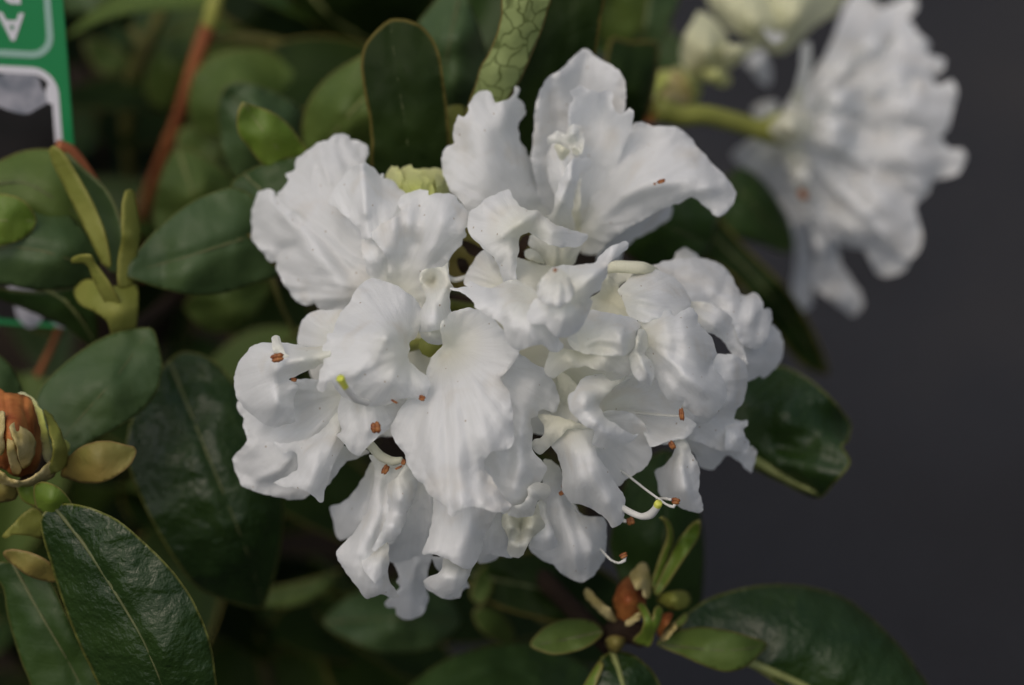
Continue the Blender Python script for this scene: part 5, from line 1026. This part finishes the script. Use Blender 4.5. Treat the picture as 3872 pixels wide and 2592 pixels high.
# the reddish bud with young leaves
rb = empty('bud', place(1400 * 1.6533, 1440 * 1.6533, -16), shrub, 'reddish brown pointed bud among small green shoots over the paving')
scale('J', [(370,780),(350,680),(380,560),(430,450),(500,390),(540,380),(600,430),(660,560),(700,640),(640,780),(560,860),(470,920),(400,880)], [(355,680,-16),(520,385,-18),(690,640,-16),(470,915,-16),(500,640,-6)], 'rust', rb)
scale('J', [(520,370),(570,310),(620,250),(680,225),(720,270),(745,400),(750,520),(730,620),(690,600),(660,520),(600,520),(560,450)], [(525,375,-10),(680,230,-14),(750,500,-14),(690,600,-8),(640,420,-5)], 'rustpale', rb)
scale('J', [(20,540),(60,510),(120,570),(200,640),(300,740),(390,860),(370,890),(270,840),(150,720),(60,620)], [(30,540,-16),(200,640,-14),(385,870,-14),(150,720,-16),(230,730,-11)], 'rustpale', rb)
scale('J', [(470,880),(520,830),(600,780),(650,770),(640,840),(560,900),(490,920)], [(480,890,-8),(640,780,-6),(560,895,-7)], 'rustpale', rb)
scale('J', [(830,960),(850,880),(890,800),(960,770),(1000,790),(960,880),(890,960),(850,1030)], [(835,960,-16),(990,780,-18),(850,1025,-16),(910,880,-12)], 'rust', rb)
scale('J', [(860,1080),(880,1000),(960,920),(1010,870),(1040,920),(980,1000),(920,1070)], [(865,1075,-14),(1010,880,-16),(960,990,-11)], 'rustpale', rb)
lance('J', [(600,690),(630,670),(690,690),(730,760),(770,850),(790,740),(830,700),(880,740),(860,860),(800,1000),(740,1140),(560,1080),(640,980),(680,860)], [(610,690,-10),(730,760,-4),(870,740,-10),(790,1000,-6),(600,1070,-10),(740,900,-2)], 'leaf_lime', rb, ridges=[([(760,860),(750,1080)],-1.5,24)])
lance('J', [(820,640),(880,580),(980,545),(1080,535),(1170,570),(1190,650),(1140,720),(1050,740),(960,720),(880,680)], [(825,640,-16),(1080,540,-18),(1185,650,-18),(1000,725,-14),(1020,630,-10)], 'leaf_pale', rb)
lance('J', [(1010,900),(1060,840),(1130,780),(1160,810),(1130,880),(1060,940)], [(1015,900,-18),(1150,800,-20),(1060,935,-18)], 'leaf_lime', rb)
lance('N7', [(520,880),(560,760),(600,650),(632,560),(625,490),(600,440),(582,430),(600,418),(640,440),(668,510),(668,590),(640,680),(600,800),(560,920)], [(525,880,-14),(632,560,-10),(585,428,-4),(668,560,-12),(560,915,-14)], 'leaf_lime', rb)
lance('N7', [(540,930),(600,800),(660,680),(700,600),(760,510),(810,460),(855,445),(862,490),(840,570),(780,660),(700,780),(620,900),(570,960)], [(545,930,-14),(700,600,-14),(855,448,-10),(840,570,-16),(600,920,-14),(740,620,-10)], 'leaf_lime', rb, ridges=[([(600,880),(700,680),(820,500)],-1.2,22)])
tube('stem', 'J', [(300,1050,-18,2.4),(420,960,-16,3.2),(560,980,-16,3.0),(700,1050,-16,2.6)], M['dark_stem'], rb)
lance('J', [(260,1080),(320,1030),(400,1030),(480,1060),(440,1150),(380,1210),(300,1180)], [(265,1085,-12),(480,1060,-12),(370,1205,-12),(370,1110,-6)], 'leaf_olive', rb)

# ------------------------------------------------------------------ the out-of-focus blossom and its buds
BB = empty('blossom', place(1790 * 1.6533, 295 * 1.6533, -74), shrub, 'blurred white double blossom seen from behind on a bent green stalk')
bb = (640, 870)
for ol, zt in [([(640,870),(760,650),(880,520),(1010,330),(1090,120),(1150,-20),(1260,-40),(1370,60),(1310,200),(1160,450),(900,720)], -92),
               ([(660,880),(900,650),(1150,420),(1290,200),(1360,75),(1430,30),(1560,-20),(1625,20),(1600,80),(1540,140),(1500,300),(1360,480),(1000,740)], -86),
               ([(680,880),(1000,690),(1350,430),(1530,140),(1630,230),(1705,300),(1680,365),(1750,388),(1808,410),(1792,470),(1720,540),(1400,660),(1000,820)], -78),
               ([(680,900),(1000,750),(1400,600),(1700,520),(1750,580),(1850,548),(1892,620),(1862,740),(1832,860),(1770,930),(1500,940),(1100,940)], -74),
               ([(680,900),(1100,860),(1500,860),(1760,925),(1825,1010),(1920,1018),(1948,1080),(1892,1190),(1720,1232),(1690,1300),(1500,1240),(1100,1060)], -72),
               ([(690,920),(1100,980),(1500,1160),(1700,1290),(1602,1400),(1640,1560),(1645,1670),(1560,1770),(1480,1720),(1280,1500),(980,1220)], -74),
               ([(700,930),(950,1130),(1200,1380),(1490,1620),(1565,1760),(1522,1850),(1430,1887),(1340,1862),(1255,1700),(1170,1692),(1060,1640),(940,1500),(870,1300)], -78),
               ([(720,940),(860,1120),(910,1400),(970,1550),(1062,1640),(1092,1780),(1162,1900),(1232,2000),(1244,2090),(1180,2152),(1110,2102),(1000,2022),(910,1952),(920,1700),(860,1500),(760,1300),(700,1100)], -86),
               ([(700,950),(760,1100),(820,1300),(870,1500),(900,1700),(895,2080),(800,2122),(748,2080),(780,1750),(760,1550),(700,1420),(600,1360),(470,1260),(420,1150),(550,1040)], -98),
               ([(350,1050),(480,950),(620,930),(660,1000),(560,1140),(440,1145)], -98), ([(490,745),(560,695),(660,690),(660,800),(560,850)], -98)]:
    P2 = np.array(ol, float); c = P2.mean(0); dd = np.linalg.norm(P2 - np.array(bb), axis=1)
    ct = [(bb[0], bb[1], -74)] + [(p[0], p[1], -74 + (zt + 74) * d / dd.max() - 3 * (i % 2)) for i, (p, d) in enumerate(zip(ol, dd)) if i % 2 == 0] + [(c[0], c[1], (zt - 74) / 2 + 5)]
    pt(BB, 'N3', ol, ct, base=bb, roll=0, step=20, pleat=1.1, ruffle=1.4, lump=.4)
for ol, zt, mt in [([(600,880),(660,800),(760,740),(860,750),(900,850),(850,940),(720,980),(640,940)], -64, 'cream'), ([(880,900),(930,810),(1060,765),(1190,810),(1200,920),(1100,1010),(960,1040)], -66, 'petal'),
                   ([(880,720),(1000,630),(1220,590),(1320,640),(1260,750),(1050,770),(930,800)], -68, 'petal'), ([(760,700),(800,500),(835,300),(890,290),(890,450),(860,620),(830,720)], -66, 'cream'),
                   ([(700,1000),(800,980),(880,1100),(890,1300),(850,1380),(780,1300),(740,1150)], -68, 'cream')]:
    P2 = np.array(ol, float); c = P2.mean(0)
    pt(BB, 'N3', ol, [(p[0], p[1], zt - 5) for p in ol[::2]] + [(c[0], c[1], zt + 4)], base=bb, roll=0, step=18, mat=mt, pleat=.8)
anther(BB, 'N3', 835, 1330, -66, 50, 4, 2)
tube('flower_stalk', 'N3', [(-150,740,-58,3.2),(0,790,-60,2.6),(160,785,-62,2.5),(360,830,-66,2.5),(560,890,-70,2.8),(650,880,-71,4.2),(720,870,-72,4.5)], M['green_stem'], BB)
ub = empty('bud', place(1640 * 1.6533, 110 * 1.6533, -70), shrub, 'blurred pale yellow-green buds opening beside the blurred blossom')
for ol, zt, mt in [([(0,340),(40,220),(130,80),(200,110),(270,170),(320,260),(330,400),(300,520),(200,560),(90,540),(20,450)], -66, 'budcream'), ([(250,300),(370,310),(545,295),(460,380),(340,470),(250,460)], -64, 'budcream'),
                   ([(140,480),(250,470),(340,520),(340,570),(285,600),(200,560)], -66, 'lime'), ([(170,-60),(420,-70),(620,-60),(700,100),(720,300),(650,370),(560,330),(420,250),(300,180),(240,100)], -72, 'budcream'),
                   ([(500,-60),(800,-70),(1120,-40),(1060,80),(900,195),(800,295),(690,375),(620,280)], -76, 'budcream'), ([(560,200),(660,160),(720,250),(640,300)], -66, 'cream'),
                   ([(430,420),(560,340),(620,470),(605,585),(540,555),(480,480)], -90, 'petal'), ([(-30,450),(60,500),(140,600),(90,740),(-60,760),(-90,600)], -70, 'lime')]:
    P2 = np.array(ol, float); c = P2.mean(0)
    sheet('bud_petal', 'N3', ol, [(p[0], p[1], zt - 8) for p in ol[::2]] + [(c[0], c[1], zt + 3)], M[mt], ub, base=(150, 700), step=18, pleat=1.2, ruffle=.8)
sheet('bud_scale', 'B', [(1590,270),(1680,220),(1780,230),(1860,300),(1885,430),(1820,540),(1700,600),(1600,620),(1525,600),(1520,500),(1550,380)], [(1600,280,-72),(1780,235,-74),(1880,430,-72),(1700,600,-70),(1525,580,-72),(1700,420,-58)], M['rustpale'], ub)
sheet('bud_scale', 'B', [(1515,470),(1570,440),(1620,520),(1610,610),(1540,620),(1505,560)], [(1515,480,-64),(1620,520,-58),(1550,615,-62)], M['rust'], ub)
sheet('bud_scale', 'B', [(1560,330),(1640,250),(1740,240),(1690,340),(1600,430)], [(1565,330,-62),(1740,245,-64),(1610,425,-60)], M['budcream'], ub)

# ------------------------------------------------------------------ stems
tube('stem', 'P', [(505,-60,-74,2.0),(490,10,-74,2.0),(478,60,-75,2.1)], M['green_stem'], shrub, sides=14)
tube('stem', 'P', [(478,58,-75,2.15),(455,120,-76,2.0),(430,200,-78,1.9),(405,280,-82,1.8),(378,350,-88,1.8),(330,480,-110,1.8),(300,640,-150,2.0)], M['red_stem'], shrub, sides=14, knobs=.12, label='reddish brown twig below the green joint')
tube('stem', 'P', [(475,95,-78,1.4),(520,88,-82,1.5),(600,92,-84,1.5),(680,112,-86,1.5),(760,150,-88,1.5),(840,220,-92,1.4)], M['olive_stem'], shrub)
tube('stem', 'P', [(395,-40,-96,1.8),(370,30,-98,1.8),(335,100,-100,1.9),(305,170,-104,2.0),(290,260,-112,2.0),(300,420,-130,2.0)], M['olive_stem'], shrub)
tube('stem', 'P', [(180,-30,-100,1.0),(240,10,-100,1.1),(290,50,-100,1.3),(325,110,-100,1.4)], M['olive_stem'], shrub)
tube('stem', 'P', [(190,100,-120,1.0),(215,200,-120,1.1),(235,340,-124,1.2),(240,470,-130,1.2)], M['dark_stem'], shrub)
tube('stem', 'P', [(620,620,-40,.5),(640,690,-42,.5),(668,750,-46,.5),(700,830,-50,.5)], M['olive_stem'], shrub)
tube('stem', 'P', [(690,750,-40,.35),(660,775,-44,.35),(600,830,-50,.4)], M['olive_stem'], shrub)
tube('stem', 'P', [(130,335,-24,1.6),(165,350,-26,1.5),(230,440,-30,1.2),(290,540,-36,1.1),(330,640,-44,1.2)], M['red_stem'], shrub)
tube('stem', 'P', [(85,860,-60,.8),(120,790,-58,.8),(140,740,-56,.8)], M['red_stem'], shrub)


def woody(pts, r0, r1):
    P = resample([tuple(p) for p in pts], False, .012); n = len(P)
    Vv, Ff = tube_mesh([tuple(p) for p in P], [r0 + (r1 - r0) * i / (n - 1) for i in range(n)], 10)
    mesh_obj('stem', [tuple(v) for v in Vv], Ff, M['dark_stem'], shrub)


root = Vector((SOILC.x, SOILC.y, .015))
fork = root.lerp(place(*HUB), .45) + Vector((0, 0, .03))
woody([root, root.lerp(fork, .5) + Vector((.008, 0, 0)), fork], .009, .006)
for tgt, r1 in ((place(*HUB), .002), (place(300 * 1.6533, 640 * 1.6533, -150), .002), (place(280 * 1.6533, 785 * 1.6533, -16), .0022), (place(60 * 1.6533, 1110 * 1.6533, 8), .002),
                (place(1395 * 1.6533, 1480 * 1.6533, -18), .0025), (place(1480 * 1.6533, 240 * 1.6533, -60), .003), (place(300 * 1.6533, 420 * 1.6533, -130), .002)):
    mid = fork.lerp(tgt, .5) + FWD * .03
    woody([fork, mid, tgt], .003, min(r1, .0022))


# deeper leaves of the shrub, copies of three leaf shapes
def leaf_mesh(name, L, Wd, bend, cup, mat):
    V, F, at = [], [], []
    nu, nv = 14, 9
    for i in range(nu + 1):
        u = i / nu
        w = Wd * (math.sin(math.pi * min(1, u * .96 + .03)) ** .62) * (1 - .18 * u) + .0004
        for j in range(nv):
            v = -1 + 2 * j / (nv - 1)
            x = u * L; y = v * w
            z = -bend * (u ** 2) * L + cup * abs(v) * w - .0006 * math.exp(-(v * 6) ** 2) + .001 * noise.noise((x * 90, y * 90, L * 70))
            V.append((x, y, z)); at.append((x * 1000, y * 1000, (1 - abs(v)) * w * 1000))
    for i in range(nu):
        for j in range(nv - 1):
            a = i * nv + j; F.append([a, a + nv, a + nv + 1, a + 1])
    me = bpy.data.meshes.new(name); me.from_pydata(V, [], F)
    me.polygons.foreach_set('use_smooth', [True] * len(me.polygons))
    a = me.attributes.new('puv', 'FLOAT_VECTOR', 'POINT'); a.data.foreach_set('vector', np.array(at, np.float32).ravel())
    me.materials.append(mat); me.update()
    return me


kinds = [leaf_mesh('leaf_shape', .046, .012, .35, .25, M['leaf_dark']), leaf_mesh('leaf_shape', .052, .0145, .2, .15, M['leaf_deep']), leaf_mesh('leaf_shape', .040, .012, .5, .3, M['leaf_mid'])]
rnd = random.Random(11)
cnt = 0
while cnt < 230:
    px, py = rnd.uniform(-500, 1560), rnd.uniform(-400, 1950)
    z = -rnd.uniform(75, 170)
    if px > 1290 - .08 * py + (z + 100) * .8: continue
    o = bpy.data.objects.new('leaf', kinds[1] if py > 950 and cnt % 4 else kinds[cnt % 3]); COL.objects.link(o)  # lower leaves mostly get the darkest green, standing in for deep shade
    o.parent = shrub; wpos = place(px * 1.6533, py * 1.6533, z)
    if wpos.z < .05: wpos.z = .05 + rnd.uniform(0, .04)
    o.location = wpos - WORLD[shrub.name]
    yaw = rnd.uniform(0, 2 * math.pi)
    o.rotation_euler = (rnd.uniform(-.4, .4), rnd.uniform(-.3, .5), yaw)
    o.scale = (rnd.uniform(.8, 1.25),) * 3
    cnt += 1
